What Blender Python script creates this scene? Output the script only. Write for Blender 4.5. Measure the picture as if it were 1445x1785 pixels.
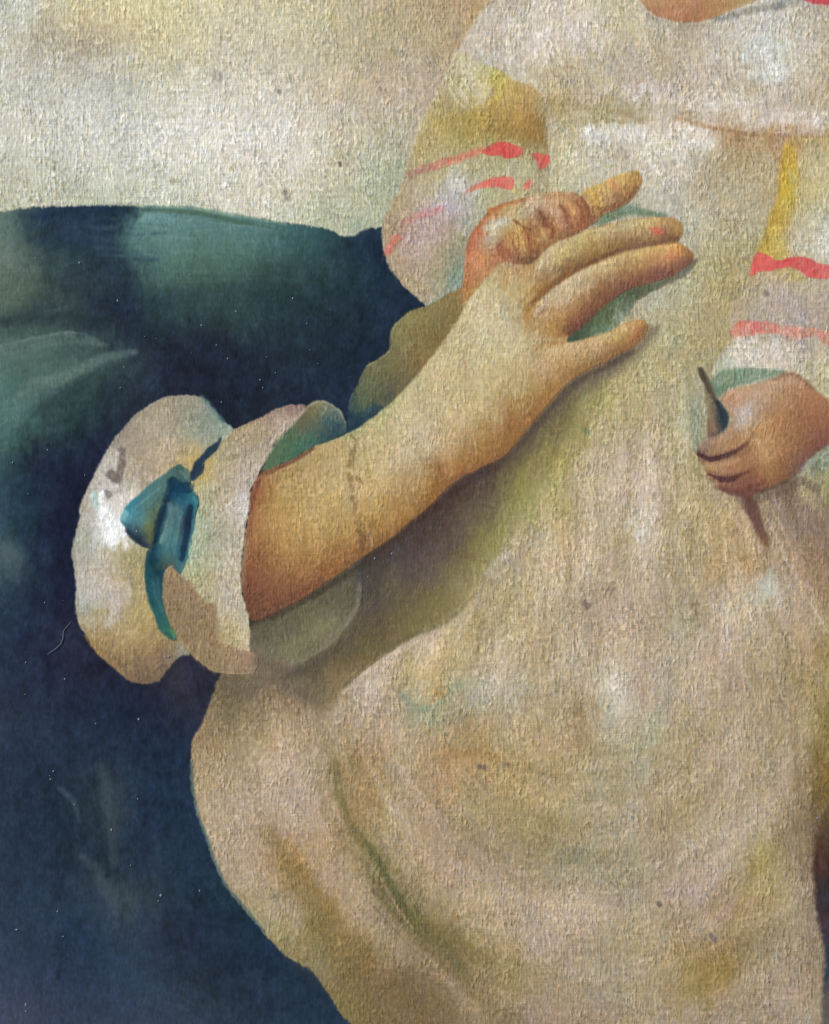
import bpy, math, random
import numpy as np

# ------------------------------------------------------------------ camera, light, exposure
PX = 0.00025                      # metres of canvas per picture unit (a quarter of a millimetre)
W, H = 1445.0, 1785.0
scene = bpy.context.scene
for o in list(bpy.data.objects):
    bpy.data.objects.remove(o, do_unlink=True)

CAM_D = 0.62
cam_d = bpy.data.cameras.new("camera")
cam = bpy.data.objects.new("camera", cam_d)
scene.collection.objects.link(cam)
cam.location = (0.0, -CAM_D, 0.0)
cam.rotation_euler = (math.radians(90), 0, 0)
cam_d.sensor_fit = 'VERTICAL'
cam_d.sensor_height = 24.0
cam_d.lens = 24.0 * CAM_D / (H * PX)
cam_d.clip_start = 0.01
cam_d.clip_end = 50
scene.camera = cam

world = bpy.data.worlds.new("World")
scene.world = world
world.use_nodes = True
bg = world.node_tree.nodes["Background"]
bg.inputs[0].default_value = (0.93, 0.97, 1.0, 1)
bg.inputs[1].default_value = 0.30

def area(name, loc, target, sx, sy, power, col):
    d = bpy.data.lights.new(name, 'AREA')
    d.shape = 'RECTANGLE'; d.size = sx; d.size_y = sy
    d.energy = power; d.color = col
    o = bpy.data.objects.new(name, d)
    scene.collection.objects.link(o)
    o.location = loc
    v = np.array(target, float) - np.array(loc, float)
    import mathutils
    o.rotation_euler = mathutils.Vector(v).to_track_quat('-Z', 'Y').to_euler()
    return o
# a tall window to the upper left of the hanging picture
area("window_light", (-4.6, -4.2, 4.0), (0, 0, 0), 1.8, 2.8, 720.0, (1.0, 0.985, 0.955))

scene.view_settings.view_transform = 'Standard'
scene.view_settings.look = 'None'
scene.view_settings.exposure = 0.0
scene.view_settings.gamma = 1.0
scene.view_settings.use_curve_mapping = False

# ------------------------------------------------------------------ helpers: grid, noise, painting
STEP = 1.75
MARG = 240.0
def axis(L):
    a = np.arange(-12, L + 12.001, STEP)
    out = 12 + np.cumsum(np.linspace(3, 16, 24)); out = out[out < MARG]
    return np.concatenate([(-out)[::-1], a, L + out])
xs, ys = axis(W), axis(H)
NX, NY = len(xs), len(ys)
X, Y = np.meshgrid(xs, ys)
X = X.astype(np.float32); Y = Y.astype(np.float32)
rng = np.random.RandomState(7)
LAT = rng.rand(512, 512).astype(np.float32)

def vnoise(x, y, sx, sy, seed=0):
    u = x / sx + seed * 37.13; v = y / sy + seed * 91.7
    iu = np.floor(u).astype(np.int32); iv = np.floor(v).astype(np.int32)
    fu = u - iu; fv = v - iv
    fu = fu * fu * (3 - 2 * fu); fv = fv * fv * (3 - 2 * fv)
    a = LAT[iv & 511, iu & 511]; b = LAT[iv & 511, (iu + 1) & 511]
    c = LAT[(iv + 1) & 511, iu & 511]; d = LAT[(iv + 1) & 511, (iu + 1) & 511]
    return ((a + (b - a) * fu) * (1 - fv) + (c + (d - c) * fu) * fv) * 2 - 1

def sstep(t):
    t = np.clip(t, 0, 1)
    return t * t * (3 - 2 * t)

col = np.zeros((NY, NX, 3), np.float32)
hgt = np.zeros((NY, NX), np.float32)
grain = np.ones((NY, NX), np.float32)
EDGE = vnoise(X, Y, 7, 7, 3) * 0.7 + vnoise(X, Y, 3.4, 5.5, 4) * 0.9
WX = vnoise(X, Y, 24, 40, 11) * 8 + vnoise(X, Y, 8, 16, 12) * 5
WY = vnoise(X, Y, 26, 44, 13) * 10 + vnoise(X, Y, 7, 18, 14) * 7
FX = vnoise(X, Y, 3.4, 6.5, 15) * 5 + vnoise(X, Y, 6, 11, 17) * 3
FY = vnoise(X, Y, 3.4, 7, 16) * 8 + vnoise(X, Y, 6, 12, 18) * 5

def P(s):
    v = [float(t) for t in s.replace(';', ' ').replace(',', ' ').split()]
    return [(v[i], v[i + 1]) for i in range(0, len(v), 2)]

def spline(pts, closed=True, n=5):
    p = np.array(pts, float); out = []
    N = len(p)
    rngi = range(N) if closed else range(N - 1)
    for i in rngi:
        if closed:
            p0, p1, p2, p3 = p[i - 1], p[i], p[(i + 1) % N], p[(i + 2) % N]
        else:
            p0, p1, p2, p3 = p[max(i - 1, 0)], p[i], p[i + 1], p[min(i + 2, N - 1)]
        # centripetal-like tension: keep tangents short next to short spans
        l = np.linalg.norm(p2 - p1)
        m1 = (p2 - p0) * min(1, l / (np.linalg.norm(p2 - p0) + 1e-6)) * 0.5 * 1.3
        m2 = (p3 - p1) * min(1, l / (np.linalg.norm(p3 - p1) + 1e-6)) * 0.5 * 1.3
        for t in np.arange(n) / n:
            out.append((2*t**3-3*t**2+1)*p1 + (t**3-2*t**2+t)*m1 + (-2*t**3+3*t**2)*p2 + (t**3-t**2)*m2)
    if not closed:
        out.append(p[-1])
    return np.array(out)

def irange(a, lo, hi):
    return max(0, int(np.searchsorted(a, lo)) - 1), min(len(a), int(np.searchsorted(a, hi)) + 1)

def sdf(poly, clamp=40.0):
    """signed distance (positive inside), clamped, on the whole grid"""
    d = np.full((NY, NX), clamp, np.float32)
    ins = np.zeros((NY, NX), bool)
    q = spline(poly)
    n = len(q)
    for i in range(n):
        (x0, y0), (x1, y1) = q[i], q[(i + 1) % n]
        if x0 == x1 and y0 == y1:
            continue
        a, b = irange(xs, min(x0, x1) - clamp, max(x0, x1) + clamp)
        c, e = irange(ys, min(y0, y1) - clamp, max(y0, y1) + clamp)
        if b > a and e > c:
            xx = X[c:e, a:b]; yy = Y[c:e, a:b]
            dx, dy = x1 - x0, y1 - y0
            t = np.clip(((xx - x0) * dx + (yy - y0) * dy) / (dx * dx + dy * dy), 0, 1)
            r = np.hypot(xx - x0 - t * dx, yy - y0 - t * dy)
            np.minimum(d[c:e, a:b], r, out=d[c:e, a:b])
        if y0 != y1:
            lo, hi = min(y0, y1), max(y0, y1)
            r0 = int(np.searchsorted(ys, lo, side='left')); r1 = int(np.searchsorted(ys, hi, side='left'))
            for r in range(r0, r1):
                xc = x0 + (ys[r] - y0) / (y1 - y0) * (x1 - x0)
                k = int(np.searchsorted(xs, xc))
                ins[r, k:] ^= True
    return np.where(ins, d, -d)

def crop(mask):
    r = np.where(mask.any(1))[0]; c = np.where(mask.any(0))[0]
    if len(r) == 0:
        return None
    return slice(r[0], r[-1] + 1), slice(c[0], c[-1] + 1)

CL = 4.0
def field(samples):
    """smooth colour field through sampled pigment colours; returns f(x, y)"""
    v = np.array([float(t) for t in samples.replace(';', ' ').replace(',', ' ').split()]).reshape(-1, 5)
    p = v[:, :2]; c = v[:, 2:] / 255.0
    n = len(p); c0 = 5.0
    def phi(r2): return np.sqrt(r2 + c0 * c0)
    A = phi(((p[:, None] - p[None]) ** 2).sum(-1)) - np.eye(n) * 2.0
    M = np.zeros((n + 1, n + 1)); M[:n, :n] = A; M[:n, n] = 1; M[n, :n] = 1
    R = np.zeros((n + 1, 3)); R[:n] = c
    w = np.linalg.solve(M, R)
    gx = np.arange(-30, W + 31, CL); gy = np.arange(-30, H + 31, CL)
    x0, x1 = p[:, 0].min() - 60, p[:, 0].max() + 60
    y0, y1 = p[:, 1].min() - 60, p[:, 1].max() + 60
    gx = gx[(gx >= x0) & (gx <= x1)]; gy = gy[(gy >= y0) & (gy <= y1)]
    GX, GY = np.meshgrid(gx, gy)
    out = np.zeros(GX.shape + (3,)) + w[n]
    for i in range(n):
        out += phi((GX - p[i, 0]) ** 2 + (GY - p[i, 1]) ** 2)[..., None] * w[i]
    lo = c.min(0) - 0.02; hi = c.max(0) + 0.02
    out = np.clip(out, lo, hi).astype(np.float32)
    def f(x, y):
        u = np.clip((x - gx[0]) / CL, 0, len(gx) - 1.001); v_ = np.clip((y - gy[0]) / CL, 0, len(gy) - 1.001)
        iu = u.astype(np.int32); iv = v_.astype(np.int32)
        fu = (u - iu)[..., None]; fv = (v_ - iv)[..., None]
        return ((out[iv, iu] * (1 - fu) + out[iv, iu + 1] * fu) * (1 - fv)
                + (out[iv + 1, iu] * (1 - fu) + out[iv + 1, iu + 1] * fu) * fv)
    return f

def blend(sl, a, c):
    a = a[..., None]
    col[sl] = col[sl] * (1 - a) + c * a

def fill(sd, f, soft=4.0, jit=1.2, op=1.0, warp=1.0, g=None, ridge=0.0, shift=0.0, dry=0.0, fine=1.0):
    """lay a passage of paint inside a shape. f: colour (r,g,b 0-255) or field"""
    sl = crop(sd > -soft - 4)
    if sl is None:
        return
    s = sd[sl] + EDGE[sl] * jit + shift
    a = sstep(s / soft + 0.5) * op
    if dry:
        nz = vnoise(X[sl], Y[sl], 3.2, 7.0, 23) * 0.7 + vnoise(X[sl], Y[sl], 8, 13, 24) * 0.5
        a = a * np.clip(1 - dry * (0.45 - nz), 0, 1)
    if callable(f):
        c = f(X[sl] + WX[sl] * warp + FX[sl] * fine, Y[sl] + WY[sl] * warp + FY[sl] * fine)
    else:
        c = np.array(f, np.float32) / 255.0
    blend(sl, a, c)
    if g is not None:
        grain[sl] = grain[sl] * (1 - a) + g * a
    if ridge:
        hgt[sl] += ridge * np.exp(-((s - 2.5) / 2.2) ** 2)

def stroke(pts, wd, c, op=1.0, soft=None, jit=1.0, dry=0.0, h=0.0, g=None):
    """one brush stroke along a curve; wd and c may vary along it"""
    if isinstance(pts, str):
        pts = P(pts)
    n = len(pts)
    q = spline(pts, False, 5) if n > 1 else np.array([pts[0], (pts[0][0] + .01, pts[0][1])], float)
    m = len(q)
    def along(v):
        v = np.array(v, float)
        if v.ndim == 0:
            return np.full(m, float(v))
        t = np.linspace(0, len(v) - 1, m)
        return np.interp(t, np.arange(len(v)), v)
    r = along(wd) * 0.5
    cc = np.array(c, float)
    cc = np.stack([along(cc[:, k]) for k in range(3)], 1) if cc.ndim == 2 else np.tile(cc, (m, 1))
    cc = cc / 255.0
    sf = float(soft) if soft is not None else max(2.0, float(r.max()) * 0.9)
    pad = r.max() + sf + 4
    a0, a1 = irange(xs, q[:, 0].min() - pad, q[:, 0].max() + pad)
    b0, b1 = irange(ys, q[:, 1].min() - pad, q[:, 1].max() + pad)
    if a1 <= a0 or b1 <= b0:
        return
    sl = (slice(b0, b1), slice(a0, a1))
    xx = X[sl]; yy = Y[sl]
    best = np.full(xx.shape, -1e9, np.float32); bc = np.zeros(xx.shape + (3,), np.float32)
    for i in range(m - 1):
        (x0, y0), (x1, y1) = q[i], q[i + 1]
        dx, dy = x1 - x0, y1 - y0
        L = dx * dx + dy * dy
        if L < 1e-9:
            continue
        t = np.clip(((xx - x0) * dx + (yy - y0) * dy) / L, 0, 1)
        s = r[i] + (r[i + 1] - r[i]) * t - np.hypot(xx - x0 - t * dx, yy - y0 - t * dy)
        k = s > best
        best[k] = s[k]
        bc[k] = (cc[i] + (cc[i + 1] - cc[i]) * t[..., None])[k]
    s = best + EDGE[sl] * jit
    a = sstep(s / sf + 0.5) * op
    if dry:
        nz = vnoise(xx, yy, 3.4, 5.5, 21) * 0.6 + vnoise(xx, yy, 9, 12, 22) * 0.6
        a = a * np.clip(1 - dry * (0.5 - nz), 0, 1)
    blend(sl, a, bc)
    if h:
        hgt[sl] += h * a
    if g is not None:
        grain[sl] = grain[sl] * (1 - a) + g * a

def strokes(txt, **kw):
    """lines of 'pts | width | r,g,b | opacity'"""
    for ln in txt.strip().splitlines():
        a = [t.strip() for t in ln.split('|')]
        stroke(a[0], float(a[1]), [float(v) for v in a[2].split(',')], float(a[3]), **dict(kw, soft=min(kw.get('soft', 6), max(3.5, float(a[1]) * .75))))

def outline(pts, wd, n=4):
    """closed outline of a brush stroke with a given width"""
    q = spline(pts, False, n)
    w = np.interp(np.linspace(0, 1, len(q)), np.linspace(0, 1, len(wd)), wd) * 0.5
    t = np.gradient(q, axis=0); t /= (np.linalg.norm(t, axis=1)[:, None] + 1e-9)
    nrm = np.stack([-t[:, 1], t[:, 0]], 1)
    L = q + nrm * w[:, None]; R = q - nrm * w[:, None]
    k = max(1, n // 2)
    return [tuple(v) for v in np.concatenate([L[::k], R[::-1][::k]])]

# ------------------------------------------------------------------ outlines of the painted passages
B = 330
S = {}
S['dress'] = [(-B, -B), (W + B, -B), (W + B, H + B), (-B, H + B)]
S['drapery'] = P(f"""-{B},-{B} -{B},385 -20,374 0,371 43,363 110,360 160,358 246,359 332,361 415,375 480,386 546,395
 583,403 598,412 622,408 640,398 668,396 700,340 740,240 800,120 862,20 870,-{B}""")
S['child_dress'] = P(f"""860,-{B} 856,0 826,37 800,83 779,126 756,169 732,219 712,276 699,325 679,359 666,392 668,430 700,495
 742,534 770,600 640,800 470,1060 440,1100 400,1160 382,1181 369,1218 352,1261 336,1291 332,1337 334,1371 342,1414 359,1461
 372,1501 392,1544 425,1584 458,1624 480,1648 503,1670 543,1693 573,1733 596,1770 615,1790 690,{H+B} {W+B},{H+B} {W+B},-{B}""")
S['edge'] = P(f"""{W+B},1380 1449,1400 1430,1440 1419,1480 1417,1520 1420,1549 1421,1579 1427,1609 1435,1645 1437,1681 1433,1729
 1433,1790 1433,{H+B} {W+B},{H+B}""")
S['shadow'] = P("""436,1092 475,1068 530,1036 613,978 686,930 739,885 806,825 879,785 938,718 977,674 1024,640 1082,612 1108,598
 1130,578 1150,568 1132,600 1106,628 1064,662 1018,712 988,780 950,850 915,905 880,948 846,1006 806,1062 768,1092 735,1105 690,1130
 650,1156 620,1181 597,1206 566,1240 528,1226 480,1196 440,1216 405,1214 384,1184 444,1172 458,1146 436,1136""")
S['lsleeve'] = P("""800,90 779,126 756,169 732,219 712,276 699,325 679,359 666,392 668,430 676,462 690,481 702,497 720,512 735,525
 744,535 766,521 792,507 804,500 812,470 812,438 820,411 846,377 869,358 914,347 952,334 956,300 953,240 951,190 944,166
 925,150 895,140 868,120 830,108""")
S['rsleeve'] = P(f"""1378,240 1366,255 1360,290 1355,340 1341,380 1333,410 1322,445 1308,478 1294,500 1282,522 1274,542 1272,562
 1278,585 1264,610 1246,634 1240,652 1250,680 1262,690 1300,676 1370,652 1420,680 1470,720 {W+B},800 {W+B},230 1445,238""")
S['chin'] = P(f"1108,-{B} 1112,-6 1127,16 1148,29 1175,37 1209,39 1233,35 1252,27 1273,19 1300,8 1323,-4 1330,-{B}")
S['redcollar'] = P(f"1392,-{B} 1393,-6 1410,4 1430,8 1450,10 {W+B},40 {W+B},-{B}")
S['olive'] = P("""742,534 718,541 699,554 685,571 681,589 679,609 666,622 643,635 631,652 623,672 611,692 608,712 618,726 640,726
 668,716 700,690 736,658 766,618 799,570 818,540 842,500 828,490 792,507 766,521""")
S['bridge'] = P("""604,742 608,716 620,720 640,716 655,706 668,712 640,742 600,764""")
S['heldhand'] = P("""812,441 814,426 820,411 830,396 846,377 853,364 869,358 891,352 914,347 929,341 960,335 983,334 1004,337
 1022,350 1030,372 1024,396 1000,411 972,426 952,440 937,457 920,476 890,490 860,500 836,520 818,536 806,534 806,505 809,470""")
S['pointing'] = P("""1012,338 1030,326 1053,317 1064,309 1085,303 1104,298 1114,301 1119,313 1113,330 1104,345 1091,356 1073,367
 1053,373 1041,385 1026,393 1030,366 1022,348""")
S['curl_a'] = P("946,348 962,338 983,335 1003,339 1020,352 1026,374 1018,394 1002,404 986,404 990,380 976,362 958,356")
S['curl_b'] = P("908,354 930,344 948,350 962,362 978,372 984,392 976,412 958,424 944,420 950,396 936,380 918,370")
S['curl_c'] = P("866,364 890,355 908,360 924,378 938,398 940,424 926,446 906,452 900,430 884,408 868,398 858,384")
S['rhand'] = P(f"""1259,691 1271,680 1296,673 1322,668 1349,659 1366,650 1384,650 1402,661 1419,676 1437,691 1470,715 {W+B},800
 {W+B},830 1480,750 1445,772 1428,783 1411,797 1398,812 1381,833 1358,847 1331,857 1305,863 1275,862 1257,851 1243,837 1232,823
 1225,811 1218,797 1216,785 1225,771 1243,763 1261,756 1269,745 1275,728 1266,714 1259,702""")
S['rthumb'] = P("1259,691 1271,681 1296,674 1322,669 1340,680 1330,700 1310,712 1290,722 1276,728 1266,714 1259,702")
S['rfinger_a'] = P("1216,785 1225,771 1243,763 1262,756 1282,746 1305,744 1312,758 1302,772 1278,787 1256,795 1236,798 1220,795")
S['rfinger_b'] = P("1222,803 1240,804 1262,801 1284,792 1304,780 1318,786 1320,806 1306,820 1286,829 1262,832 1240,828 1228,815")
S['rfinger_c'] = P("1240,835 1262,839 1284,836 1304,828 1324,824 1334,838 1326,852 1304,860 1276,860 1258,850")
S['stick'] = P("""1217,642 1225,642 1232,655 1241,673 1248,691 1256,706 1266,719 1270,728 1268,741 1262,751 1250,760 1236,764 1232,750
 1233,720 1230,696 1228,673 1222,656""")
S['stickend'] = P("1293,862 1297,880 1301,894 1311,912 1317,928 1326,942 1336,953 1343,944 1335,926 1327,902 1321,881 1314,862")
S['arm'] = P("""458,821 475,814 508,801 545,778 566,771 599,759 628,744 649,728 680,704 700,684 726,656 756,618 789,572 800,554
 809,535 827,510 841,492 852,480 862,468 880,456 900,462 922,461 937,450 952,434 972,422 998,412 1020,402 1061,391 1107,383
 1137,379 1167,379 1183,385 1190,396 1189,409 1182,420 1195,430 1207,441 1209,447 1204,457 1183,473 1167,483 1143,490 1097,503
 1067,522 1036,548 1018,565 992,586 988,598 1007,595 1039,586 1067,577 1089,565 1109,557 1124,560 1129,568 1124,584 1106,600
 1082,615 1057,629 1024,643 1003,658 983,673 960,698 938,725 912,755 879,795 839,815 806,831 779,851 756,875 739,891 722,903
 686,935 646,962 613,985 563,1018 530,1042 480,1067 444,1083 433,1074 424,1041 419,1007 422,974 428,930 434,888 437,856 448,832""")
S['finger_a'] = P("""930,480 937,455 952,434 972,422 998,412 1020,402 1061,391 1107,383 1137,379 1167,379 1183,385 1190,396 1189,409
 1180,421 1152,426 1122,429 1091,434 1073,441 1030,459 1000,474 962,500 936,522 918,528 916,505""")
S['finger_b'] = P("""930,548 944,520 965,501 1000,477 1030,462 1073,444 1100,435 1130,429 1180,424 1195,430 1207,441 1209,447 1204,457
 1183,473 1167,483 1143,490 1097,503 1067,522 1036,548 1018,565 992,586 966,590 944,580""")
S['finger_c'] = P("""950,612 970,600 1007,595 1039,586 1067,577 1089,565 1109,557 1124,560 1129,568 1124,584 1106,600 1082,615 1057,629
 1024,643 1003,658 980,662 958,640""")
S['gap'] = P("""988,598 992,584 1018,563 1036,546 1067,520 1097,501 1143,488 1179,474 1204,456 1218,452 1196,480 1150,502 1112,524
 1092,552 1067,575 1039,584 1007,595""")
S['puff'] = P("""407,752 396,738 386,733 376,718 367,706 352,692 340,690 316,689 284,693 260,706 236,723 217,745 200,764 183,791
 170,815 158,842 144,869 138,888 140,898 134,919 126,953 125,962 128,991 133,1020 131,1041 133,1070 141,1095 154,1112 163,1131
 183,1150 207,1172 226,1187 246,1192 275,1189 289,1172 304,1153 318,1143 332,1140 322,1120 330,1000 345,870 345,830 380,780""")
S['cuff'] = P("""407,750 430,738 452,730 483,713 512,706 534,709 516,732 498,749 483,767 471,788 460,809 448,832 437,856 434,888
 427,929 422,974 419,1007 424,1041 433,1074 436,1100 436,1136 446,1142 450,1158 440,1174 401,1175 376,1172 352,1158 335,1143
 318,1124 298,1100 286,1068 280,1030 284,1000 300,985 316,1000 326,954 335,917 347,876 340,850 333,838 355,818 359,801 376,786 389,767""")
S['cuffshade'] = P("""300,985 316,1003 340,1024 357,1049 374,1058 379,1080 384,1119 410,1130 435,1136 446,1142 450,1158 440,1174 401,1175
 376,1172 352,1158 335,1143 318,1124 298,1100 286,1068 280,1030 284,1000""")
S['lining'] = P("""533,710 545,702 564,699 581,707 595,719 604,736 602,755 566,771 545,778 508,801 475,814 456,821 460,809 471,788
 483,767 498,749 516,732""")
S['loop_l'] = P("""316,810 298,817 287,827 265,841 244,860 230,874 219,885 211,900 211,910 217,918 223,930 238,945 254,954 264,956
 272,930 284,890 300,850 318,828""")
S['loop_r'] = P("""312,812 326,817 332,830 331,848 339,858 347,872 341,895 337,924 329,949 327,969 321,988 314,1000 304,992 298,984
 286,994 262,985 262,950 268,920 280,880 292,848 298,826""")
S['tail'] = P("""258,959 253,983 252,998 254,1027 260,1053 270,1075 277,1097 289,1109 301,1116 308,1110 299,1095 289,1068 283,1041
 285,1003 290,985 280,965""")
S['end'] = P("""386,762 379,769 362,781 349,796 339,806 335,818 331,824 333,838 341,836 354,823 355,814 355,806 366,796 380,781""")
S['st1'] = outline(P("714,307 730,298 760,288 800,276 843,262"), [10, 15, 16, 14, 10])
S['st2'] = P("840,263 855,253 875,247 895,252 910,258 912,266 900,274 880,275 865,271 850,271")
S['st3'] = P("925,268 945,268 957,271 958,285 947,295 939,291 934,279")
S['st4'] = P("810,339 822,325 845,315 865,309 890,309 897,320 890,331 870,327 845,328 826,332")
S['st5'] = P("913,322 922,313 928,316 924,326 917,331")
S['st6'] = outline(P("700,392 725,378 750,370 772,362"), [8, 13, 12, 7])
S['st7'] = outline(P("672,447 682,428 696,412"), [10, 16, 12])
S['st8'] = P("""1318,439 1340,446 1351,455 1373,450 1391,447 1409,450 1428,459 1450,463 1560,480 1560,505 1450,486 1428,486 1407,483
 1396,472 1382,466 1371,466 1345,472 1323,474 1307,481 1311,464""")
S['st9'] = P("""1281,563 1294,558 1318,561 1341,560 1356,565 1382,570 1418,571 1450,579 1560,600 1560,640 1450,608 1433,596 1418,585 1385,594
 1360,583 1345,582 1318,583 1283,591 1275,583""")
S['yband'] = P("""1368,252 1386,262 1392,300 1384,350 1374,400 1368,448 1351,455 1340,446 1318,440 1333,410 1341,380 1355,340 1360,290""")
S['fold_a'] = P("248,374 270,366 330,372 420,384 500,400 560,412 520,470 460,480 380,484 300,476 236,462 206,440 206,410 226,386")
S['fold_b'] = P("-40,610 0,598 60,588 120,577 160,583 196,600 150,606 90,618 40,640 0,660 -40,680")
S['fold_c'] = P("-40,760 0,720 30,680 60,662 100,652 140,632 180,616 236,606 232,622 190,636 150,660 100,690 60,720 30,760 10,820 -40,860")
S['fold_d'] = P("172,1335 192,1340 204,1400 206,1470 208,1540 206,1590 188,1582 160,1540 142,1500 156,1490 186,1520 188,1440 178,1390")
S['skirtfold_a'] = P("582,1340 600,1346 606,1400 628,1452 662,1506 694,1560 724,1606 760,1636 770,1660 744,1650 706,1612 672,1556 640,1504 606,1452 586,1400")

SD = {k: sdf(v) for k, v in S.items() if k != 'dress'}
SD['dress'] = np.full((NY, NX), 40.0, np.float32)

# ------------------------------------------------------------------ the pigments
F_dress = field("""
0,380,88,112,104 25,395,72,96,94 80,372,30,52,76 130,372,26,46,72 180,372,28,48,72 235,372,34,58,70 60,400,40,62,76 130,410,34,58,80
195,400,30,52,72 240,395,78,116,116 270,380,96,140,138 275,400,92,136,134 320,400,88,130,128 400,400,84,124,120 480,410,70,110,108 545,412,50,86,90
600,425,34,58,74 640,420,28,48,68 664,408,26,43,66 225,420,66,104,104 250,435,78,118,112 330,432,78,114,106 330,462,74,108,96
400,468,68,102,92 450,470,54,84,78 480,448,54,84,84 560,460,42,70,75 640,470,30,52,65 690,515,27,44,64 205,452,34,54,70
140,440,38,60,72 0,440,92,112,104 10,465,94,110,98 30,500,76,94,80 60,470,66,86,78 100,490,50,68,70 180,500,37,55,68 215,540,27,41,62
250,520,44,70,74 300,510,52,80,79 350,500,59,90,82 420,520,47,74,74 520,520,38,60,68 600,540,30,48,62 220,580,27,39,58 300,570,37,57,67
400,570,39,59,67 500,580,32,50,62 600,600,27,42,58 10,540,74,96,88 60,540,54,74,71 120,550,44,61,67 20,575,56,78,76 170,565,34,50,62
20,612,78,106,100 100,600,72,98,93 60,606,76,104,98 100,620,66,95,90 40,650,68,98,94 80,672,73,103,98 150,645,68,95,90
200,620,60,82,84 30,705,70,108,104 8,745,64,103,99 100,700,48,75,75 180,665,36,56,64 250,640,36,51,66 300,600,28,38,55
330,610,29,38,56 380,600,27,37,54 450,620,29,41,59 550,650,29,43,60 590,690,27,41,61 100,740,40,65,68 150,740,31,52,62
200,720,34,48,62 250,690,32,45,60 60,765,44,70,71 18,800,42,70,75 60,795,30,42,62 120,800,27,38,60 160,780,25,35,58
130,850,23,31,51 100,870,25,35,57 30,860,32,55,72 5,900,42,70,85 30,920,35,58,70 15,970,66,86,94 22,1000,52,72,84
42,965,45,65,80 70,950,27,39,61 112,940,23,31,54 100,1030,25,33,55 40,1060,30,45,68 20,1120,32,45,68 112,1110,36,41,61
150,1160,34,36,55 60,1180,32,42,64 20,1250,42,54,75 100,1250,36,50,72 200,1200,28,38,60 260,1220,30,35,54 312,1185,50,49,63
340,1225,46,46,60 200,1270,32,46,68 300,1270,32,44,66 318,1320,32,48,72 60,1340,34,48,70 150,1340,37,51,70 30,1420,38,54,76
110,1420,32,48,66 190,1400,50,66,77 250,1400,32,48,72 320,1420,34,52,76 60,1500,36,52,74 120,1480,35,51,68 165,1470,34,50,64
240,1500,38,54,76 330,1500,35,54,76 200,1560,54,69,80 260,1560,48,62,75 320,1560,36,54,74 390,1560,34,54,72 60,1600,42,58,82
150,1620,38,56,82 250,1640,46,62,84 330,1620,34,46,66 400,1640,32,48,68 470,1665,32,50,74 30,1700,48,62,88 130,1700,42,58,84
240,1720,48,66,92 330,1700,42,56,74 420,1720,36,50,66 500,1720,38,56,78 560,1760,36,54,76 20,1770,62,72,98 150,1770,50,62,86
300,1770,52,66,86 350,1200,40,42,58 560,740,27,41,60 480,690,28,40,58 400,700,27,38,55""")

F_drapery = field("""
0,5,192,194,176 40,15,200,201,184 85,15,198,192,160 130,20,200,188,142 200,25,205,190,140 330,25,205,195,150 450,20,196,186,152 560,30,191,181,142
650,40,181,166,129 740,30,176,155,118 800,20,181,151,112 60,62,182,172,146 130,62,176,160,128 190,72,180,164,130 250,86,190,178,136
20,120,195,192,174 80,105,184,178,160 140,106,180,174,154 210,108,190,184,162 300,112,198,193,160 330,60,203,192,148 400,95,200,190,166
500,100,195,185,155 600,110,187,173,136 700,100,177,161,126 780,90,178,158,120 50,200,196,193,178 150,190,198,197,184 250,200,203,201,188
350,190,210,207,194 430,185,207,200,184 530,170,201,189,168 620,170,190,172,148 700,150,187,169,147 750,150,181,161,136 40,300,192,190,170
150,290,198,197,181 260,290,205,202,187 360,260,213,208,195 480,220,213,209,197 560,230,204,197,177 650,220,191,179,150 700,240,181,173,143
20,350,182,180,154 80,348,184,184,160 200,345,186,190,166 330,345,192,193,171 450,345,206,200,180 520,310,206,197,174 590,300,193,186,157 660,290,173,173,142
690,300,168,170,141 600,372,181,183,153 555,383,182,186,157 650,370,168,172,142 620,330,182,180,150 500,370,198,196,174 420,300,210,204,188""")

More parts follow.
